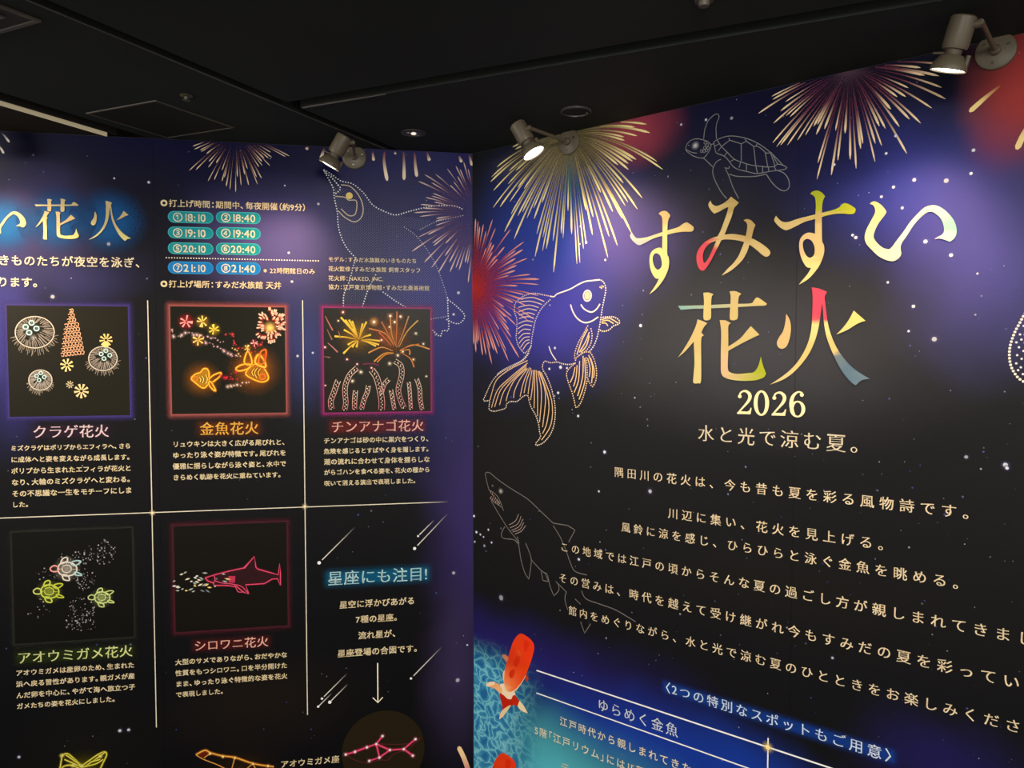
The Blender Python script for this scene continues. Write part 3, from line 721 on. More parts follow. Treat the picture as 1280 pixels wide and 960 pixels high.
# turtle picture
J = Trace(LW, 0, 630, 6.4)
pic4, m = picture((16, 664.5), (164.5, 661), (168, 796), (18, 804), C(9, 9, 6), C(36, 38, 32, .9), 6, 'dark picture of small turtle fireworks')
def turtle(x, y, s, c1, c2, c3, name='turtle_artwork'):
    k = Ink(.0024); q = lambda t: J.closed(' '.join(f'{x+float(a.split(",")[0])*s},{y+float(a.split(",")[1])*s}' for a in t.split()))
    k.glow(J.p(x, y), 16*m*s, (*c1[:3], .4), 14)
    for t, c in (("-60,-20 -30,-48 20,-50 60,-30 75,0 60,30 20,48 -30,44 -58,20", c1), ("-60,-12 -90,-26 -118,-8 -112,12 -84,18 -60,10", c2), ("-40,-40 -30,-75 0,-85 5,-60", c1), ("30,-45 70,-62 105,-55 60,-25", c3), ("-30,40 -20,75 20,80 10,50", c1), ("60,20 95,30 110,45 60,40", c3)):
        p = q(t); k.ribbon(p+[p[0]], 1.5*m*s, c)
    for t in ("-30,-20 0,-30 30,-20 30,12 0,24 -30,12", "-55,0 -30,-4", "30,0 70,0", "0,-30 0,-48", "0,24 0,46"):
        p = q(t); k.ribbon(p, 1.0*m*s, c1)
    k.build(name, pic4)
turtle(395, 700, 1.05, C(200, 212, 80), C(205, 215, 110), C(190, 200, 60)); turtle(815, 748, .9, C(205, 222, 140), C(190, 205, 130), C(200, 215, 130)); turtle(535, 520, 1.1, C(225, 215, 200), C(240, 160, 150), C(170, 205, 205))
k = Ink(.0024); rnd = random.Random(9)
for cx, cy, rx, ry, n in ((820, 380, 120, 100, 60), (640, 430, 170, 60, 50), (680, 600, 90, 90, 60), (650, 850, 110, 110, 70), (380, 560, 90, 60, 20), (640, 960, 140, 60, 40), (300, 830, 110, 90, 14)):
    for i in range(n):
        a = rnd.uniform(0, 6.28); q = math.sqrt(rnd.random()); k.disc(J.p(cx+rx*q*math.cos(a), cy+ry*q*math.sin(a)), m*rnd.choice([.4, .5, .7, 1]), C(190, 180, 185, rnd.uniform(.25, .9)), 6)
k.build('spray_artwork', pic4)
# shark picture
J = Trace(LW, 190, 630, 6.4)
pic5, m = picture((217.6, 656.6), (358.3, 653.4), (359.5, 782), (219.2, 789.5), C(14, 10, 6), C(74, 26, 38, .9), 7, 'dark picture of a pink outlined shark firework')
k = Ink(.0024); PK = C(232, 84, 120); body = "425,590 520,560 620,535 735,510 820,420 832,505 850,520 950,548 1010,565 1022,475 1028,560 1028,650 1005,595 960,600 900,635 750,645 775,718 735,705 680,660 600,650 500,650 490,630 450,615"
q, cor = J.parse(body); k.poly(q, C(46, 16, 22)); p = q+[q[0]]; k.ribbon(p, 3.2*m, C(150, 30, 60, .45)); k.lift(); k.ribbon(p, 1.0*m, PK)
for t in ("660,640 690,700 735,700", "500,575 505,610 490,632", "500,610 560,630 650,640 720,660 770,715", "740,515 800,440 815,425"): k.ribbon(J.open(t), .9*m, PK)
k.poly([J.p(*a) for a in ((612, 575), (668, 575), (664, 628), (615, 628))], C(190, 50, 84)); k.glow(J.p(470, 592), 4*m, C(30, 6, 10, 1), 10); k.build('shark_artwork', pic5)
k = Ink(.0024)
for i in range(40):
    x, y = rnd.uniform(175, 470) if i < 34 else rnd.uniform(490, 620), rnd.uniform(545, 700); a = rnd.uniform(-.6, .6); L_ = rnd.uniform(10, 26)
    if x > 430 and i < 34 and y < 610: continue
    k.ribbon([J.p(x-L_*math.cos(a), y-L_*math.sin(a)), J.p(x, y), J.p(x+L_*math.cos(a), y+L_*math.sin(a))], lambda t: m*(.2+2.0*math.sin(math.pi*t)), rnd.choice([C(235, 225, 190), C(240, 210, 120), C(170, 175, 165), C(110, 125, 130), C(225, 225, 220)]))
k.build('bait_fish_artwork', pic5)

# ---- thin rules and crossings
def rule(W, M, a, b, w, col, name='divider_line', fade=0, label=None, z=.0019):
    p, q = W.uv(*a), W.uv(*b)
    if abs(p.x-q.x) < abs(p.y-q.y): x = (p.x+q.x)/2; p.x = q.x = x
    else: y = (p.y+q.y)/2; p.y = q.y = y
    k = Ink(z); m = W.mpp(*a); n = 16
    def f(t):
        al = 1
        if fade and t > 1-fade: al = max(0, (1-t)/fade)
        return (*col[:3], al)
    k.ribbon([p+(q-p)*i/n for i in range(n+1)], w*m, f if fade else col); return k.build(name, M, label)
LINE = C(235, 225, 205)
rule(LW, ML, (185.2, 375.5), (195.2, 909), 1.1, LINE); rule(LW, ML, (379.9, 375.5), (382.8, 893.5), 1.1, LINE); rule(LW, ML, (-20, 649), (562, 626.4), 1.1, LINE, fade=.06)
for c in ((190.6, 641), (381, 633)):
    k = Ink(.00195); q = LW.uv(*c); mm = LW.mpp(*c); k.glow(q, 4.5*mm, C(255, 230, 170, .9)); k.disc(q, 1.2*mm, C(255, 245, 215), 8); k.build('crossing_spark', ML)
rule(RW, MR, (671, 838.8), (1045, 960.5), 1.6, WHITE); rule(RW, MR, (671, 867.2), (958, 966.5), 1.4, WHITE)
rule(RW, MR, (960, 922), (960, 985), 1.6, WHITE, z=.0021)
k = Ink(.0023); q = RW.uv(960, 933.6); mm = RW.mpp(960, 933); k.glow(q, 9*mm, C(255, 225, 130, .7)); k.disc(q, 3*mm, C(255, 232, 150), 12); k.build('crossing_spark', MR)

# ---- timetable
for i, (row, y0, y1) in enumerate(((0, 263.6, 279.8), (1, 283, 299.2), (2, 302.7, 318.7), (3, 326.6, 343))):
    for cidx, (x0, x1) in enumerate(((209.8, 267), (269.9, 326))):
        dy = .6 if cidx else 0
        a, b = LW.uv(x0, y0+dy), LW.uv(x1, y1+dy); k = Ink(.0019); r_ = (a.y-b.y)/2; cy = (a.y+b.y)/2
        col = C(16, 138, 150) if row < 3 else C(10, 116, 190); edge = C(60, 170, 180) if row < 3 else C(40, 140, 205)
        def pill(rr, c):
            pts = [Vector((b.x-r_+rr*math.cos(t), cy+rr*math.sin(t))) for t in [math.radians(-90+q*18) for q in range(11)]]+[Vector((a.x+r_+rr*math.cos(t), cy+rr*math.sin(t))) for t in [math.radians(90+q*18) for q in range(11)]]
            k.poly(pts, c)
        pill(r_, edge); k.lift(.0001); pill(r_*.86, col)
        o = k.build('time_capsule', ML, 'teal rounded time capsule' if row < 3 else 'blue rounded time capsule')
        t = text_line(LW, o, '①②③④⑤⑥⑦⑧'[row*2+cidx]+['18:10', '18:40', '19:10', '19:40', '20:10', '20:40', '21:10', '21:40'][row*2+cidx], (x0+5.6, (y0+y1)/2+dy), (x1-(9 if cidx == 0 else 6), (y0+y1)/2+dy), CREAM, 1.0, .018, 0, .0024, 'time_text')
k = Ink(.0019); a, b = LW.uv(208, 322.3), LW.uv(399, 326)
k.dots([Vector((a.x, (a.y+b.y)/2)), Vector((b.x, (a.y+b.y)/2))], LW.mpp(300, 324)*3.2, LW.mpp(300, 324)*.8, CREAM); k.build('dotted_rule', ML)
BOLD = .022
def L(body, p0, p1, col=WARM, off=BOLD, **kw): return text_line(LW, ML, body, p0, p1, col, off=off, z=.0031, **kw)
L('きものたちが夜空を泳ぎ、', (-2.5, 325.8), (184, 328), CREAM, .014, k=.96, full=True)
L('ります。', (-3.5, 352.5), (56, 352.8), CREAM, .02, k=.98, full=True)
L('◎打上げ時間：期間中、毎夜開催（約9分）', (200.5, 254), (383.5, 259.3), k=.98)
L('◎打上げ場所：すみだ水族館 天井', (200.5, 354.5), (352, 357), k=.98)
L('※22時閉館日のみ', (329, 338), (394, 339.5), off=.009, k=1.0)
L('モデル：すみだ水族館のいきものたち', (410.3, 324), (521, 326.5), off=.012, k=.98)
L('花火監修：すみだ水族館 飼育スタッフ', (410.3, 335.8), (526, 338.2), off=.012, k=.98)
L('花火師：NAKED, INC.', (410.3, 347.5), (479, 349), off=.012, k=.98)
L('協力：江戸東京博物館・すみだ北斎美術館', (410.3, 358.5), (537, 360.5), off=.012, k=.98)
def heading(body, p0, p1, col, glow, label, w=.55):
    text_line(LW, ML, body, p0, p1, col, k=.98, off=.014, thin=.018, z=.0031, name='caption_heading', label=label, full=True, glow=(glow, w))
heading('クラゲ花火', (40.5, 540.2), (137, 537.8), C(250, 225, 230, 1, .98), C(60, 36, 60, .35), 'pinkish white heading under the jellyfish picture')
heading('金魚花火', (249.5, 536), (324, 534.5), C(255, 205, 90, 1, .98), C(130, 60, 0, .35), 'orange heading under the goldfish picture')
heading('チンアナゴ花火', (413.5, 534), (530, 530.8), C(255, 210, 195, 1, .98), C(140, 36, 30, .35), 'salmon heading under the eel picture')
heading('アオウミガメ花火', (21.5, 821.5), (166.5, 813.5), C(240, 245, 180, 1, .98), C(70, 90, 10, .2), 'pale green heading under the turtle picture')
heading('シロワニ花火', (242.5, 806.3), (336, 801.8), C(255, 210, 195, 1, .98), C(120, 36, 36, .28), 'salmon heading under the shark picture')
heading('星座にも注目!', (409, 722.5), (535, 717), C(225, 250, 250), C(0, 96, 136, .7), 'white heading with a blue glow over the star text', .5)
def para(lines, p0, p1, q0, q1, last):
    n = len(lines)
    for i, s in enumerate(lines):
        t = i/(n-1); a = (p0[0]+(q0[0]-p0[0])*t, p0[1]+(q0[1]-p0[1])*t); b = (p1[0]+(q1[0]-p1[0])*t, p1[1]+(q1[1]-p1[1])*t)
        if i == n-1: b = (last[0], last[1])
        L(s, a, b, WARM, .026, k=.97)
para(['ミズクラゲはポリプからエフィラへ、さら', 'に成体へと姿を変えながら成長します。', 'ポリプから生まれたエフィラが花火と', 'なり、大輪のミズクラゲへと変わる。', 'その不思議な一生をモチーフにしま', 'した。'], (13.5, 559.8), (164, 557.6), (15.2, 630.6), (166, 627), (38, 630))
para(['リュウキンは大きく広がる尾びれと、', 'ゆったり泳ぐ姿が特徴です。尾びれを', '優雅に揺らしながら泳ぐ姿と、水中で', 'きらめく軌跡を花火に重ねています。'], (215.6, 555), (358, 552.6), (216.2, 596.2), (358, 593.2), (353, 593.5))
para(['チンアナゴは砂の中に巣穴をつくり、', '危険を感じるとすばやく身を隠します。', '潮の流れに合わせて身体を揺らしな', 'がらゴハンを食べる姿を、花火の種から', '咲いて消える演出で表現しました。'], (404.6, 551.4), (537.5, 547.6), (405, 604.2), (537.5, 599), (521, 600.5))
para(['アオウミガメは産卵のため、生まれた', '浜へ戻る習性があります。親ガメが産', 'んだ卵を中心に、やがて海へ旅立つ子', 'ガメたちの姿を花火にしました。'], (20, 840), (168.6, 831.6), (21, 882), (170, 872.5), (146, 873.6))
para(['大型のサメでありながら、おだやかな', '性質をもつシロワニ。口を半分開けた', 'まま、ゆったり泳ぐ特徴的な姿を花火', 'で表現しました。'], (219, 827), (359.3, 818.4), (219.8, 867.4), (359.6, 858.5), (281, 864))
L('星空に浮かびあがる', (424, 756.2), (518.8, 750), k=.97); L('7種の星座。', (444.5, 774), (499, 771), k=.97)
L('流れ星が、', (447.5, 793.5), (497, 791.6), k=.97); L('星座登場の合図です。', (421.5, 815.8), (524, 810.5), k=.97)
L('アオウミガメ座', (350.5, 954.5), (424.5, 948.5), k=.97)
# shooting stars and arrow
for h, t, r_ in (((399, 703.4), (444, 658.5), 2.2), ((518.2, 685.5), (560, 641.5), 2.0), ((522.6, 670), (543, 649.5), 1.3), ((402.5, 873), (434, 841.5), 1.5), ((397.8, 883), (414.5, 866.5), 1.5), ((412.3, 877.5), (435, 854.5), 2.1), ((513.7, 847.8), (552.5, 808), 1.5)):
    k = Ink(.0019); a, b = LW.uv(*h), LW.uv(*t); mm = LW.mpp(*h); k.ribbon([a+(b-a)*.08, (a+b)/2, b], 1.2*mm, lambda s: (*C(225, 220, 210)[:3], 1-s*s)); k.disc(a, r_*mm, WHITE, 10); k.build('shooting_star', ML)
k = Ink(.0019); mm = LW.mpp(472, 850); a, b = LW.uv(472, 828.5), LW.uv(472.3, 878); b.x = a.x
k.ribbon([a, b], 1.3*mm, CREAM); k.ribbon([LW.uv(466, 871.8), b, LW.uv(478.6, 871.2)], 1.2*mm, CREAM); k.build('down_arrow', ML)
# star signs along the bottom
Q = Trace(LW, 380, 780, 5.3333)
k = Ink(.0019); c0 = LW.uv(479.5, 938); mm = LW.mpp(479, 938); k.disc(c0, 50*mm, C(36, 28, 12), 48, 50*mm); k.lift(.0001)
ol = Q.open("278,868 340,905 420,925 503,905 560,905 590,870 665,845 700,870 740,890 700,835 780,755 720,790 640,800 560,800 482,798 400,815 340,840 278,868"); k.ribbon(ol, .9*mm, C(90, 34, 34)); k.lift(.0001)
for t in ("278,868 340,850 420,820 482,798 523,745", "482,798 572,838 665,832 743,765", "665,832 725,875", "482,798 503,888 435,910", "503,888 572,838"):
    p, _ = Q.parse(t); k.ribbon(p, 3.4*mm, C(190, 30, 70, .5)); k.lift(); k.ribbon(p, 1.7*mm, C(235, 80, 120)); k.lift()
for t in "278,868 340,850 420,820 482,798 523,745 572,838 665,832 743,765 725,875 503,888 435,910".split():
    q = Q.parse(t)[0][0]; k.glow(q, 4*mm, C(250, 140, 170, .7), 10); k.disc(q, 1.5*mm, WHITE, 8); k.lift()
k.build('shark_constellation', ML, 'pink shark star sign on a dark disc')
Q = Trace(LW, 200, 780, 5.3333)
k = Ink(.0019); mm = LW.mpp(300, 945); k.glow(LW.uv(300, 985), 62*mm, C(60, 40, 8, .85), 30); p = Q.open("240,870 300,840 340,858 420,878 500,888 620,928 720,945 760,950")
k.poly([Q.p(*a) for a in ((240, 870), (300, 840), (335, 862), (300, 895))], C(96, 26, 10)); k.ribbon(p, 4*mm, C(170, 90, 10, .5)); k.lift(); k.ribbon(p, 1.5*mm, C(240, 175, 80))
for t in ("240,870 290,900 380,935 440,965", "335,862 295,890", "500,888 480,960 470,1000", "620,928 570,970", "620,928 650,990"): k.ribbon(Q.open(t), 1.2*mm, C(215, 150, 70))
for t in "335,862 420,882 500,890 620,930 720,945".split(): q = Q.parse(t)[0][0]; k.glow(q, 3.5*mm, C(255, 200, 90, .8), 10); k.disc(q, 1.2*mm, C(255, 235, 180), 8)
k.build('orange_constellation', ML, 'orange line star sign at the bottom of the left mural')
Q = Trace(LW, 0, 780, 5.3333)
k = Ink(.0019); k.glow(LW.uv(105, 962), 26*mm, C(90, 84, 0, .8), 24)
for t in ("415,875 450,862 500,900 545,945 490,935 430,945 400,975", "415,875 405,940 395,980", "545,945 600,905 660,865 700,850 712,870 690,920 660,980", "440,870 520,925 560,950 700,855", "430,945 470,940 520,955 550,985", "560,950 640,930 690,900", "430,900 520,940", "600,920 670,900"):
    p = Q.open(t); k.ribbon(p, 3.2*mm, C(150, 140, 0, .4)); k.lift(); k.ribbon(p, 1.2*mm, C(225, 215, 90)); k.lift()
for t in "415,875 545,945 670,880 490,940".split(): q = Q.parse(t)[0][0]; k.glow(q, 4*mm, C(250, 240, 120, .9), 10)
k.build('yellow_constellation', ML, 'yellow net-like star sign at the bottom left of the left mural')

# ---- penguin drawn in dots
P = Trace(LW, 400, 200, 4.1737); m = LW.mpp(470, 300)
k = Ink(.00165); PW = C(225, 226, 230); PF = C(96, 104, 140)
bodytxt = "70,150 75,200 90,270 95,340 110,400 140,460 185,510 165,600 150,640 125,700 122,770 220,770 250,680 330,690 400,740 460,775 580,830 665,815 665,720 640,640 610,560 560,470 500,395 440,350 520,365 600,325 480,300 395,287 340,270 275,235 230,175 170,125 110,110"
bp = [Vector((p.x, p.y)) for p in P.closed(bodytxt, 3)]
def inside(pt, poly):
    r_ = False
    for i in range(len(poly)):
        a, b = poly[i-1], poly[i]
        if (a.y > pt.y) != (b.y > pt.y) and pt.x < (b.x-a.x)*(pt.y-a.y)/(b.y-a.y)+a.x: r_ = not r_
    return r_
xs = [p.x for p in bp]; ys = [p.y for p in bp]; st = 3.3*m; yy = min(ys); row = 0
while yy < max(ys):
    xx = min(xs)+(row % 2)*st/2
    while xx < max(xs):
        if inside(Vector((xx, yy)), bp) and yy < LW.uv(430, 235).y: k.disc((xx, yy), .55*m, PF, 4)
        xx += st
    yy += st*.5; row += 1
k.lift()
for t in ("20,55 45,100 70,150 75,200 90,270 95,340 110,400 140,460 185,510", "22,52 60,75 110,110 170,125 230,175 275,235 340,270 395,287 460,270 540,250 620,238 700,240 740,255", "25,60 95,130 105,155 75,180", "60,85 100,140", "665,720 668,800 670,885 640,890 625,920 580,880", "670,730 720,770 755,815 720,855 655,830", "185,510 165,590 150,640 125,700 122,770", "290,600 250,680 220,770", "330,690 400,740 460,775"):
    k.dots(P.open(t), 3.3*m, .9*m, PW); k.lift()
for t in ("745,290 680,305 600,325 520,365", "440,350 500,395 560,470 610,560 640,640 665,720", "580,830 665,815"): k.dots(P.open(t), 3.2*m, .7*m, C(165, 170, 190)); k.lift()
for t in ("110,130 160,140 205,190 225,250 215,300 180,323 130,300 95,265", "80,190 130,195 150,210 190,215 185,280 150,290 110,255"): k.ribbon(P.open(t, 6), 1.2*m, C(190, 175, 150))
k.disc(P.p(153, 187), 4.2*m, C(225, 200, 110), 16); k.build('penguin_drawing', ML, 'penguin outlined in white dots')

# ---- turtle, goldfish and shark line drawings on the right mural
T = Trace(RW, 850, 135, 7.68); m = RW.mpp(920, 190); k = Ink(.00165); GR = C(122, 122, 126)
for t in ("235,310 170,297 110,310 70,350 58,400 90,435 150,470 225,480 265,440 290,400 300,360 270,325 235,310", "65,400 110,425 165,435", "225,480 270,520 320,570", "300,350 330,345", "230,300 240,210 270,130 320,75 360,58 378,85 355,150 348,200 352,300",
          "325,330 360,305 430,278 510,270 630,290 740,335 830,395 900,455 990,550* 1030,572* 1005,590 920,602 850,612 740,630 640,610 560,590 510,560 460,495 420,460 350,430 335,370 325,330", "360,310 400,370 455,425 520,490 590,520 690,550 790,562 850,568 910,560 940,540 990,550",
          "400,370* 480,310* 590,345* 640,320* 710,370* 760,375 830,435* 880,430* 940,540*", "590,345 590,510", "710,370 730,555", "820,430 845,565", "870,430 915,555", "470,290 480,310", "625,298 640,320", "745,340 730,370", "400,370 370,415", "455,425 430,460", "530,490 485,515", "585,515 570,575", "640,540 640,610", "730,555 745,625",
          "795,562 795,620", "850,568 855,610", "905,560 925,600", "330,370 370,350 385,340", "395,492 350,520 320,580 320,640 350,720 400,810 450,870", "430,575 470,580 475,560", "440,585 470,650 510,760 565,870", "475,635 540,655 640,660 740,655 830,635", "830,635 880,710 940,770 1000,797 1045,770 1052,720 1030,660 990,620 945,605"):
    k.ribbon(T.open(t), .95*m, GR)
for x, y in ((245, 335), (262, 357), (240, 382), (272, 385), (235, 415), (257, 407), (210, 415)): k.ring(T.p(x, y), 1.5*m, 2.3*m, GR, 8)
k.glow(T.p(150, 362), 6.5*m, C(200, 200, 205, .9)); k.disc(T.p(88, 360), .9*m, GR, 8); k.build('turtle_drawing', MR, 'sea turtle in thin grey outline')

m = RW.mpp(680, 420); k = Ink(.0021)
G = Trace(RW, 600, 335, 7.111); H = Trace(RW, 600, 440, 8)
DP = C(235, 205, 200); DG = C(240, 205, 150); SO = C(245, 228, 225)
def D(tr, t, c=DP, r_=.95, st=2.9): k.dots(tr.open(t), st*m, r_*m, c); k.lift()
def S_(tr, t, c=DG, w=1.35): k.ribbon(tr.open(t), w*m, c)
S_(G, "625,250 660,255 690,230 760,205 820,180 880,145 940,120 1000,112 1070,105", SO, 1.5)
D(G, "625,250 660,255 690,230 760,205 820,180 880,145 940,120 1000,112 1070,105 1110,140 1120,200 1108,270 1090,360 1078,440 1065,520 1045,610 1015,690 975,745", SO)
D(G, "1070,170 1090,160 1075,185 1100,165", DG); D(G, "625,283 575,330 530,390 495,470 475,560 462,640 455,700 420,770 370,825 300,860 210,905 150,950", C(235, 215, 205))
D(G, "625,250 560,238 490,225 420,237 360,270 315,320 310,390 330,450 330,540 325,620 345,690 385,745 405,755 440,720 455,700")
for t in ("370,275 470,262 575,298", "345,305 450,295 555,325", "345,350 440,330 525,352", "345,390 430,362 510,380", "350,420 430,398 490,415", "350,450 420,432 480,445", "345,495 410,470 475,478", "340,540 400,505 465,515", "340,585 390,545 455,550", "345,630 390,585 450,582", "350,670 395,620 445,612", "365,705 405,650 445,638", "385,725 415,680 445,662"): S_(G, t, C(238, 200, 180), 1.2)
e = G.p(957, 247); k.ring(e, 4.6*m, 6.4*m, SO, 22, 1.12); k.disc(e, 3.9*m, C(255, 225, 165), 18, 4.4*m)
S_(G, "808,325 830,390 870,450 930,485 990,475 1055,435", SO, 1.7); S_(G, "900,325 930,365 990,392 1035,370 1070,320", SO, 1.7); S_(G, "615,695 640,760 680,820", SO, 1.4)
D(G, "1080,440 1130,435 1190,435 1235,460 1240,495 1190,515 1150,550 1100,563 1065,550", C(250, 225, 190))
for t in ("1085,460 1150,445 1230,490", "1085,475 1140,465 1190,495", "1085,490 1120,490 1140,515"): S_(G, t)
D(G, "960,515 920,590 880,660 850,740 845,800 860,830", DG); D(G, "990,540 1000,600 985,680 940,740 870,785", C(240, 210, 190))
for t in ("960,545 910,640 865,770", "975,570 940,660 885,750", "975,600 950,690 900,750"): S_(G, t, DG, 1.5)
D(H, "490,15 450,70 390,110 300,160 220,200 150,260 100,340 60,430 38,480 60,490 100,488 95,540 100,580 150,592 210,578 260,560 270,520 310,495 370,495 410,465 450,435 485,440 495,490 520,560 560,630 590,720 600,800 610,840 590,880 560,915 575,932 630,910 690,850 735,760 755,650 755,550 740,450 710,340 670,240 635,180 630,130 655,92 710,108 770,100 830,118 890,125 940,115 965,105", C(240, 215, 190), .95)
D(H, "965,60 1020,15 1060,0 1110,10 1150,90 1168,180 1165,270 1130,345 1095,300 1080,275 1050,400 1010,510 965,555 945,480 920,390 880,280 870,210 900,160 965,105", DG); D(H, "1065,60 1075,150 1075,270", DG)
for t in ("955,150 935,240 905,305", "975,130 965,250 940,345", "1000,90 990,280 945,405", "1035,40 1030,250 980,440", "1050,60 1055,280 995,475", "1080,60 1105,160 1095,250", "1090,30 1130,150 1120,310", "1110,60 1145,180 1140,260"): S_(H, t, C(242, 200, 140), 1.4)
for t in ("480,85 300,175 170,280 120,420 105,480", "480,110 300,260 180,380 120,555", "470,130 320,265 210,380 150,550", "470,150 330,280 240,400 200,530", "470,165 350,280 290,400 265,490", "480,165 400,280 350,390 340,460", "500,155 440,300 405,445", "515,160 470,290 445,410", "525,180 500,310 485,420", "540,180 530,340 510,480", "550,180 550,380 545,560",
          "565,180 580,400 580,640", "580,190 620,400 600,700", "590,190 660,420 630,750", "600,190 690,480 675,700 630,815", "615,200 720,480 715,720 620,880"): S_(H, t, C(232, 188, 140), 1.25)
k.build('goldfish_drawing', MR, 'long finned goldfish drawn in pale dots and lines')

m = RW.mpp(660, 680); k = Ink(.00165); Z = Trace(RW, 600, 580, 4.3636); GR2 = C(112, 106, 103)
for t in ("50,140 35,80 32,50 55,48 100,85 180,140 260,190 330,255 400,322", "400,322 480,335* 520,360* 485,425", "400,335 440,400 470,470 495,540 520,585 585,605", "555,690 580,735 660,765 740,795 810,835 850,860", "62,200 100,265 150,345 200,410 212,440 225,520 245,590 268,628* 277,570 280,510 250,430", "137,340 118,380 130,405 185,412 212,435 205,395", "280,520 335,580 370,600",
          "335,585* 345,635* 375,640* 355,590*", "370,605 385,670 405,718* 430,690 430,660 415,640 475,700", "470,700 465,740 480,795", "520,735 550,765", "550,860 572,922* 605,870", "50,140 80,160 105,190 130,255", "55,185 75,205 105,225 118,235"):
    k.ribbon(Z.open(t), 1.0*m, GR2)
for t in ("212,272 195,310 160,332", "225,285 208,325 165,348", "235,300 215,340 172,362", "240,318 220,355 180,370", "250,335 228,365 192,382"): k.ribbon(Z.open(t), .9*m, C(150, 130, 124))
for i in range(6):
    x, y = 58+i*9, 146+i*11; k.ribbon([Z.p(x, y), Z.p(x+3, y+14)], .9*m, C(170, 140, 130)); x, y = 58+i*9, 190+i*7; k.ribbon([Z.p(x, y), Z.p(x+6, y-14)], .9*m, C(170, 140, 130))
k.glow(Z.p(115, 148), 4.6*m, C(190, 185, 175, .9)); k.glow(Z.p(70, 118), 2.5*m, C(130, 130, 125, .7), 10); k.build('shark_drawing', MR, 'shark in thin grey outline swimming up')
k = Ink(.00165); m = RW.mpp(1270, 440); E_ = Trace(RW, 1220, 360, 6.857)
D(E_, "440,190 405,245 370,310 340,365 315,425 295,490 287,550 290,620 305,680 345,750 395,795 450,815", C(245, 235, 215), 1.7, 4.2)
for x, y in ((378, 398), (390, 442), (347, 466), (369, 508), (354, 576), (392, 607), (346, 646), (385, 680), (362, 704), (403, 738), (408, 540), (410, 325), (420, 470), (425, 660), (420, 400)): k.disc(E_.p(x, y), 1.4*m, C(225, 222, 225), 7)
k.build('dotted_drawing', MR, 'edge of a white dotted drawing at the right of the picture')

# ---- the big title
def character(tr, parts, ctl, z=.0033, name='title_character', label=None, parent=None, dim=.68):
    f = idw(tr, [(x, y, tuple(q*dim for q in c[:3])) for x, y, c in ctl]); k = Ink(z)
    for p in parts:
        outer = tr.closed(p[0], 5); holes = [tr.closed(h, 5) for h in p[1:]]
        k.poly(outer, f, holes)
    return k.build(name, parent, label)
YL, TN, RD, LG = C(255, 244, 160), C(240, 212, 142), C(240, 78, 96), C(196, 204, 44)
A = Trace(RW, 780, 250, 8)
character(A, ["82,322* 100,350 125,378 165,383 240,370 390,322 440,305 540,275 580,250 612,230 640,228 690,262 702,285 690,312 660,318 600,318 520,328 440,348 385,360 300,385 215,430 155,453 110,425 75,385 66,355".split('|')[0:1],
    ["352,138* 375,118 410,110 440,122 468,158 455,185 443,230 438,320 438,420 438,540 452,575 457,630 445,700 415,770 370,840 310,905 258,942* 300,885 340,820 352,785* 325,785 295,750 270,690 260,610 268,545 295,505 335,482 370,478 386,492* 388,400 390,300 388,200 380,165", "330,533 365,555 383,620 378,670 345,698 315,675 295,625 292,580 305,545"]],
    [(90, 360, C(205, 212, 210)), (160, 415, C(200, 208, 210)), (250, 390, C(205, 208, 200)), (320, 360, YL), (640, 275, TN), (520, 300, C(245, 222, 150)), (410, 150, TN), (415, 350, YL), (300, 560, YL), (400, 760, YL), (290, 910, YL)], parent=MR, label='brush character with a silver tail, first of the title')
A = Trace(RW, 860, 230, 8)
character(A, [["230,168* 245,200 285,222 340,205 400,165 435,128* 512,188* 490,215 465,245 440,330 400,430 370,505 340,560 300,640 260,720 215,800 180,850 150,868 115,845 95,790 90,725 105,665 150,605 215,555 300,525* 330,470 360,390 395,290 408,232* 375,245 310,280 265,297* 235,265 212,225 212,195", "288,572* 270,610 235,690 205,750 168,790 155,750 155,700 180,640 225,595 265,575"],
    ["300,525 370,508 460,502 550,515 635,540 720,585 790,635 825,675 820,710 790,728 755,715 690,660 625,610 560,580 470,560 380,555 330,560"], ["560,365* 590,352 635,365 680,412* 660,460 640,540 615,620 590,690 545,765 480,830 420,875 340,918* 400,850 460,790 510,720 540,650 570,570 590,480 598,420 588,385"]],
    [(120, 720, RD), (160, 840, RD), (200, 590, RD), (250, 700, RD), (290, 540, TN), (330, 560, TN), (440, 180, C(216, 186, 112)), (250, 240, TN), (400, 400, TN), (620, 400, C(214, 182, 112)), (780, 680, TN), (500, 760, TN), (380, 890, C(250, 225, 160))], parent=MR, label='brush character with a red loop')
A = Trace(RW, 960, 230, 8)
character(A, [["85,318* 110,350 150,378 210,380 300,350 400,325 480,305 560,285 650,262 710,238 745,205 770,193 810,203 870,240 880,262 865,295 820,303 760,298 680,300 600,315 540,332 470,352 370,380 280,425 215,455 175,462 125,435 85,395 66,360"],
    ["425,100* 455,75 500,68 545,90 575,125* 555,165 545,230 542,330 542,450 545,570 562,610 567,670 550,740 515,820 460,895 400,955 312,1008* 350,960 400,900 435,840* 390,830 350,770 325,700 315,620 325,555 360,510 410,487 475,498* 475,400 478,300 482,200 470,130", "400,550 445,575 470,640 465,705 430,738 390,720 360,660 352,600 365,565"]],
    [(500, 110, LG), (510, 220, LG), (610, 295, C(190, 200, 60)), (720, 260, LG), (820, 250, LG), (150, 420, TN), (380, 350, TN), (510, 330, C(225, 195, 120)), (510, 450, TN), (520, 680, TN), (340, 620, C(248, 214, 160)), (430, 800, YL), (360, 970, YL)], parent=MR, label='brush character with lime green ends')
A = Trace(RW, 1070, 230, 9.143)
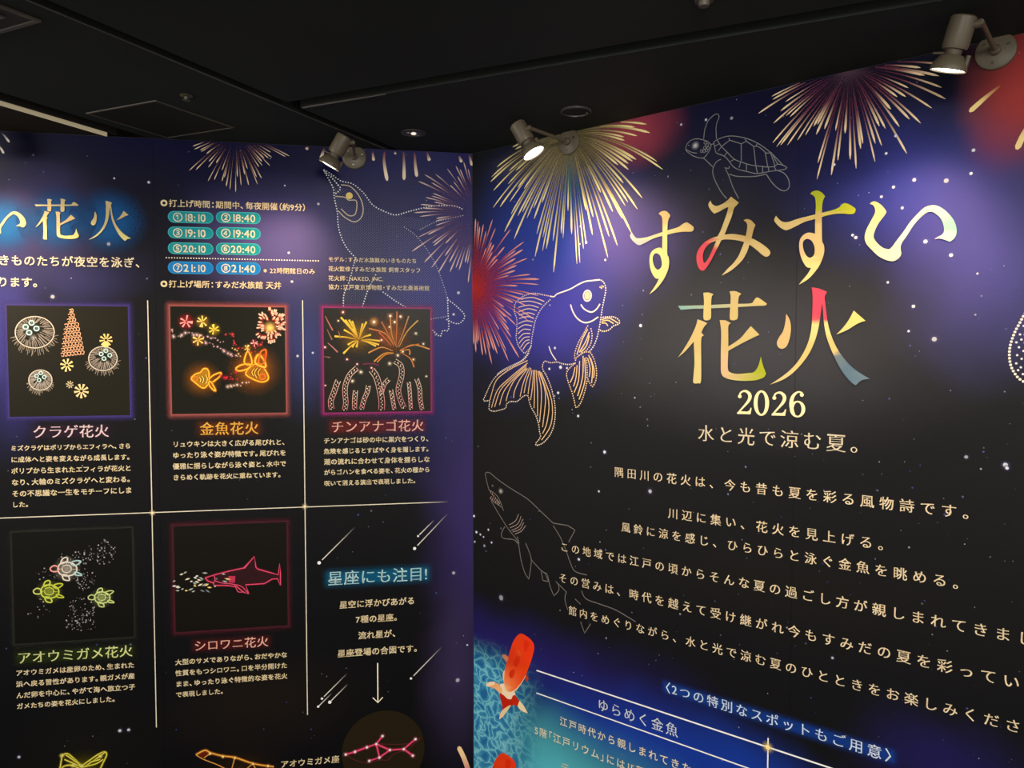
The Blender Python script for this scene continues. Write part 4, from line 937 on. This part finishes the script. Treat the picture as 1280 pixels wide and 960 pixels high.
I_OUT = "162,230* 190,205 235,205 295,245 345,305 345,335 310,385 265,445 225,520 205,590 215,635 260,690 320,735 385,748* 420,715 470,645 540,555 620,440 700,350 780,275 850,248 920,248 990,280 1060,340 1115,410 1148,490 1150,570 1125,625 1075,662* 1020,640 960,625 900,630* 940,605 985,580 1008,545 1005,480 975,400 925,350 870,320 810,330 740,385 660,475 580,600 530,670 512,730 520,800 490,850 430,882 350,870 260,825 180,750 120,680 103,610 120,530 165,440 215,345 222,290 200,245"
character(A, [[I_OUT]], [(250, 280, C(248, 232, 160)), (150, 600, C(250, 244, 185)), (400, 810, C(250, 246, 210)), (600, 520, C(250, 240, 225)), (830, 280, C(244, 240, 215)), (950, 300, C(200, 245, 220)), (1080, 500, C(165, 240, 205)), (1080, 600, C(190, 245, 225)), (960, 610, C(250, 235, 235))], parent=MR, label='brush character ending in pale mint')
HANA = [["60,165* 290,160 540,148 725,143 760,115 795,88 880,145* 860,162 760,167 540,180 290,190 200,192 85,202*"], ["293,45* 340,42 388,58* 370,85 365,170 365,270 345,295 315,298 295,280 296,200 300,150 298,90"], ["535,32* 590,30 645,55* 622,80 614,150 612,270 590,295 555,297 538,280 540,200 545,120 545,70"],
        ["240,290* 285,305 330,325* 300,360 275,410* 298,440* 275,470 274,660 272,860 245,878 215,880 200,865 205,790 212,700 210,600 205,495* 130,580 60,640* 110,570 180,450 225,350"], ["445,297* 500,300 548,325* 525,350 524,440 524,540* 580,505 640,460 690,400 732,352* 812,432* 760,455 650,510 524,580* 520,680 520,740 535,775 600,793 700,785 760,775 800,720 825,632* 840,700 872,790* 850,825 780,850 680,857 580,850 500,830 460,790 455,700 456,560 458,400"]]
HANA_C = [(100, 180, C(150, 205, 198)), (190, 178, C(165, 205, 190)), (280, 175, C(248, 226, 140)), (560, 160, TN), (800, 140, C(244, 220, 140)), (330, 200, C(246, 222, 140)), (580, 200, C(240, 215, 135)), (250, 400, C(244, 216, 140)), (240, 800, C(248, 228, 150)), (490, 400, C(242, 212, 140)), (760, 400, C(242, 216, 140)), (480, 770, C(250, 210, 160)), (570, 825, C(250, 226, 150)), (680, 820, C(205, 215, 80)), (800, 810, LG), (825, 720, LG)]
A = Trace(RW, 840, 360, 7.385)
character(A, HANA, HANA_C, parent=MR, label='flower character with a lime corner')
HI = [["160,255* 190,310 200,380 190,460 165,530 125,555 90,540 80,500 100,455 130,410 150,340"], ["378,30* 440,40 510,68* 490,105 488,160 472,158 462,200 455,250 435,380 400,500 340,620 240,740 140,815 20,862* 100,810 190,740 270,650 340,520 375,380 385,200 385,90"],
      ["466,150* 488,130 500,220 515,330 545,440 600,560 690,680 780,755 875,812* 820,820 790,835 755,868* 710,835 640,750 570,620 510,470 485,350 475,230"], ["738,228* 838,315* 770,340 680,395 590,432* 650,370 700,300"]]
PKR = C(250, 84, 112)
HI_C = [(430, 60, PKR), (420, 200, PKR), (420, 285, PKR), (495, 150, PKR), (498, 285, PKR), (410, 360, YL), (500, 360, YL), (330, 600, C(250, 224, 140)), (100, 830, C(252, 228, 160)), (560, 540, C(248, 222, 140)), (620, 640, C(120, 140, 152)), (700, 740, C(104, 134, 156)), (820, 810, C(120, 145, 160)), (140, 450, C(250, 212, 145)), (760, 300, C(252, 236, 140)), (640, 400, C(250, 236, 150))]
A = Trace(RW, 960, 355, 6.857)
character(A, HI, HI_C, parent=MR, label='fire character with a pink top and blue grey foot')
# the same lettering, smaller, at the left edge of the left mural
def fit_trace(W, src, dst):
    """map a source box (x0,y0,x1,y1 of the trace) to a picture box on wall W, keeping the wall upright"""
    t = Trace(W, 0, 0, 1); a = W.uv(dst[0], dst[1]); b = W.uv(dst[2], dst[3])
    t.p = lambda x, y: Vector((a.x+(x-src[0])/(src[2]-src[0])*(b.x-a.x), a.y+(y-src[1])/(src[3]-src[1])*(b.y-a.y)))
    return t
LT = [(0, 0, C(240, 224, 175)), (400, 400, C(226, 204, 150)), (900, 900, C(246, 232, 150)), (200, 800, C(250, 240, 170))]
for srcb, dst, parts in (((60, 30, 880, 880), (43.6, 247.6, 99.8, 300.5), HANA), ((20, 30, 875, 868), (109.6, 250.5, 164.2, 301.5), HI), ((103, 205, 1150, 882), (-20, 261.5, 33.2, 295), [[I_OUT]])):
    t = fit_trace(LW, srcb, dst)
    k = Ink(.0016)
    a, b = t.p(srcb[0], srcb[1]), t.p(srcb[2], srcb[3]); c = (a+b)/2; rr = (b.x-a.x)*.95
    k.glow(c, rr, C(6, 84, 150, .8), 28, .95, ((0, 1), (.35, .92), (.55, .65), (.78, .22), (1, 0)))
    o = character(t, parts, LT, name='heading_character', parent=ML, label='cream brush character on a blue glow')
    k.build('blue_glow', o)
# 2026 in serif numerals
A = Trace(RW, 910, 475, 11.636); m = RW.mpp(965, 502)
k = Ink(.0033); c26 = C(252, 232, 178)
def brush(pts, dx=0, dy=0):
    P_ = [Vector((A.p(x+dx, y+dy).x, A.p(x+dx, y+dy).y, w)) for x, y, w in pts]
    P_ = catmull(P_, [False]*len(P_), 5, False); n = len(P_)
    for i, p in enumerate(P_): pass
    ws = [p.z/11.636*m for p in P_]
    k.ribbon([Vector((p.x, p.y)) for p in P_], lambda t: ws[min(n-1, int(round(t*(n-1))))], c26)
for dx, dy in ((0, 0), (502, 22)):
    brush([(176, 222, 30), (190, 185, 24), (230, 162, 26), (275, 165, 36), (318, 205, 50), (325, 255, 50), (300, 310, 42), (250, 370, 30), (195, 430, 24), (150, 480, 20)], dx, dy)
    k.disc(A.p(178+dx, 238+dy), 2.5*m, c26, 12, 2.3*m); k.lift()
    k.poly([A.p(x+dx, y+dy) for x, y in ((138, 492), (140, 470), (165, 452), (290, 458), (318, 440), (336, 402), (350, 406), (334, 497), (180, 493))], c26)
def oval(cx, cy, rx, ry, ix, iy, dx=0):
    n = 28; o_ = [A.p(cx+rx*math.cos(i*2*math.pi/n), cy-ry*math.sin(i*2*math.pi/n)) for i in range(n)]; h = [A.p(cx+dx+ix*math.cos(i*2*math.pi/n), cy-iy*math.sin(i*2*math.pi/n)) for i in range(n)]
    k.poly(o_, c26, [h])
oval(492, 335, 112, 185, 56, 158); oval(1018, 422, 112, 120, 58, 98)
brush([(1082, 222, 36), (1082, 195, 30), (1050, 174, 22), (1010, 180, 26), (960, 225, 42), (932, 290, 52), (928, 370, 58), (940, 440, 50), (965, 500, 34)]); k.disc(A.p(1080, 215), 2.4*m, c26, 12)
k.build('year_numerals', MR, 'serif year numerals 2026 under the title')

# ---- right mural lettering
def Rt(body, p0, p1, col=C(255, 236, 200, 1, .97), thin=.016, off=.013, k=.75, z=.0033, **kw): return text_line(RW, MR, body, p0, p1, col, k=k, off=off, thin=thin, z=z, **kw)
Rt('水と光で涼む夏。', (871, 541), (1092, 556), C(255, 242, 215, 1, .97), .016, .006, .86, full=True)
Rt('隅田川の花火は、今も昔も夏を彩る風物詩です。', (766.5, 590.2), (1228, 641.5), full=True, k=.76)
Rt('川辺に集い、花火を見上げる。', (833.5, 641), (1119, 682), full=True, k=.76)
Rt('風鈴に涼を感じ、ひらひらと泳ぐ金魚を眺める。', (775.5, 657.6), (1214, 731.6), full=True, k=.76)
Rt('この地域では江戸の頃からそんな夏の過ごし方が親しまれてきまし', (699.5, 683.5), (1297, 799), full=True, k=.77)
Rt('その営みは、時代を越えて受け継がれ今もすみだの夏を彩ってい', (697.5, 722), (1279, 853), full=True, k=.77)
Rt('館内をめぐりながら、水と光で涼む夏のひとときをお楽しみくださ', (710, 762), (1280, 909.5), full=True, k=.78)
Rt('〈2つの特別なスポットもご用意〉', (830.5, 858.4), (1118, 945), C(240, 248, 255, 1, .95), k=.84, glow=(C(20, 80, 190, .4), .5))
Rt('ゆらめく金魚', (746.5, 877.3), (849.5, 916), C(240, 248, 255, 1, .95), .014, .01, .88)
Rt('江戸時代から親しまれてきた', (699.5, 901), (866, 960.6), C(255, 246, 222, 1, .97), .0, .013, .86)
Rt('5階「江戸リウム」には15種', (668.5, 913), (808, 965), C(255, 246, 222, 1, .97), 0, .013, .88)
Rt('テ', (700.5, 957.5), (714, 962.5), C(250, 240, 215), 0, .012, .9)

# ---- water and goldfish printed at the lower left of the right mural
def water_mat():
    m, t, b = new_mat('printed_water'); N = t.nodes; Lk = t.links
    b.inputs['Roughness'].default_value = INK_ROUGH; b.inputs['Specular IOR Level'].default_value = INK_SPEC
    tc = N.new('ShaderNodeTexCoord'); n = N.new('ShaderNodeTexNoise'); n.inputs['Scale'].default_value = 13; n.inputs['Detail'].default_value = 3
    Lk.new(tc.outputs['Object'], n.inputs['Vector'])
    w = N.new('ShaderNodeVectorMath'); w.operation = 'MULTIPLY_ADD'; w.inputs[1].default_value = (.1, .1, 0); Lk.new(n.outputs['Color'], w.inputs[0]); Lk.new(tc.outputs['Object'], w.inputs[2])
    v = N.new('ShaderNodeTexVoronoi'); v.feature = 'DISTANCE_TO_EDGE'; v.inputs['Scale'].default_value = 27; Lk.new(w.outputs[0], v.inputs['Vector'])
    r = N.new('ShaderNodeValToRGB'); e = r.color_ramp.elements
    e[0].position = 0; e[0].color = C(130, 205, 222); e[1].position = .34; e[1].color = C(34, 104, 165)
    x = e.new(.1); x.color = C(62, 148, 190)
    Lk.new(v.outputs['Distance'], r.inputs[0]); Lk.new(r.outputs[0], b.inputs['Base Color'])
    a = N.new('ShaderNodeAttribute'); a.attribute_name = 'ink'; out = N['Material Output']; mx = N.new('ShaderNodeMixShader'); tr = N.new('ShaderNodeBsdfTransparent')
    Lk.new(a.outputs['Alpha'], mx.inputs[0]); Lk.new(tr.outputs[0], mx.inputs[1]); Lk.new(b.outputs[0], mx.inputs[2]); Lk.new(mx.outputs[0], out.inputs[0])
    return m
g = Ink(.0014); nx, ny = 24, 40; c0 = RW.uv(592.5, 790); c1 = RW.uv(685, 1010)
for j in range(ny+1):
    for i in range(nx+1):
        fx, fy = i/nx, j/ny; u = .003+(c1.x-.003)*fx; v = c0.y+(c1.y-c0.y)*fy
        al = max(0, min(1, (1-fx)*1.5))*max(0, min(1, fy*4.0)); al = al*al*(3-2*al)*.92
        g.v.append((u, v, g.z)); g.c.append((1, 1, 1, al))
for j in range(ny):
    for i in range(nx): q = j*(nx+1)+i; g.f.append((q, q+nx+1, q+nx+2, q+1))
link_mesh('water_print', g.v, g.f, water_mat(), MR, g.c)['label'] = 'rippled blue water printed in the lower corner'
F = Trace(RW, 590, 760, 4.8)
def swim(dx, dy, label):
    T_ = Trace(RW, 590, 760, 4.8, dx, dy); mm = RW.mpp(640, 850)
    OR = C(240, 70, 12); f = idw(T_, [(290, 180, C(225, 60, 16)), (320, 250, C(250, 60, 14)), (270, 330, C(205, 44, 8)), (300, 380, C(238, 66, 12)), (235, 470, C(244, 84, 14)), (210, 500, C(244, 190, 130)), (360, 230, C(240, 56, 20))], 4)
    k = Ink(.0024)
    k.poly(T_.closed("170,460 200,455 240,480 262,515 255,545 215,545 180,515"), C(244, 222, 190))
    k.poly(T_.closed("205,375 188,390 190,430 205,460 235,480"), C(238, 206, 160)); k.poly(T_.closed("330,375 318,420 275,485 250,500 262,470 300,420"), C(240, 216, 180))
    k.poly(T_.closed("290,153 330,168 365,200 376,235 365,290 345,350 320,410 280,470 235,502 205,490 195,440 200,370 215,310 235,240 255,190"), f)
    k.poly(T_.closed('262,300 285,285 288,320 268,352 250,334'), C(206, 42, 8)); k.poly(T_.closed('232,375 258,368 252,408 234,420 224,398'), C(210, 46, 10)); k.poly(T_.closed('318,190 345,205 338,240 322,262 312,228'), C(222, 44, 12))
    k.poly(T_.closed("180,280* 205,280 222,300 210,322 195,305"), C(200, 120, 90)); k.poly(T_.closed("330,400 342,420 330,440 322,420"), C(180, 60, 40))
    k.poly(T_.closed("175,515 160,500 130,478 92,470* 92,450 120,440 150,448 170,465 185,490"), f); k.poly(T_.closed("92,470* 90,452 120,440 140,446 130,462"), C(246, 216, 180))
    k.poly(T_.closed("168,510 190,520 220,545 255,545 275,570 240,585 215,610 190,650* 170,660* 185,600 175,550"), C(186, 32, 8)); k.poly(T_.closed("190,650* 165,668* 178,620 215,590 235,585"), C(236, 206, 160))
    k.poly(T_.closed("255,520 275,540 290,570 285,590 250,575 240,545"), C(196, 36, 8)); k.poly(T_.closed("288,555* 310,580 330,615 338,630* 305,618 278,590"), C(240, 218, 176))
    k.glow(T_.p(285, 270), 9*mm, C(250, 110, 40, .4), 14); k.build('swimming_goldfish', MR, label)
swim(0, 0, 'orange and white goldfish seen from above')
swim(-110, 716, 'orange goldfish head at the bottom edge')
bpy.data.objects.remove(_to)
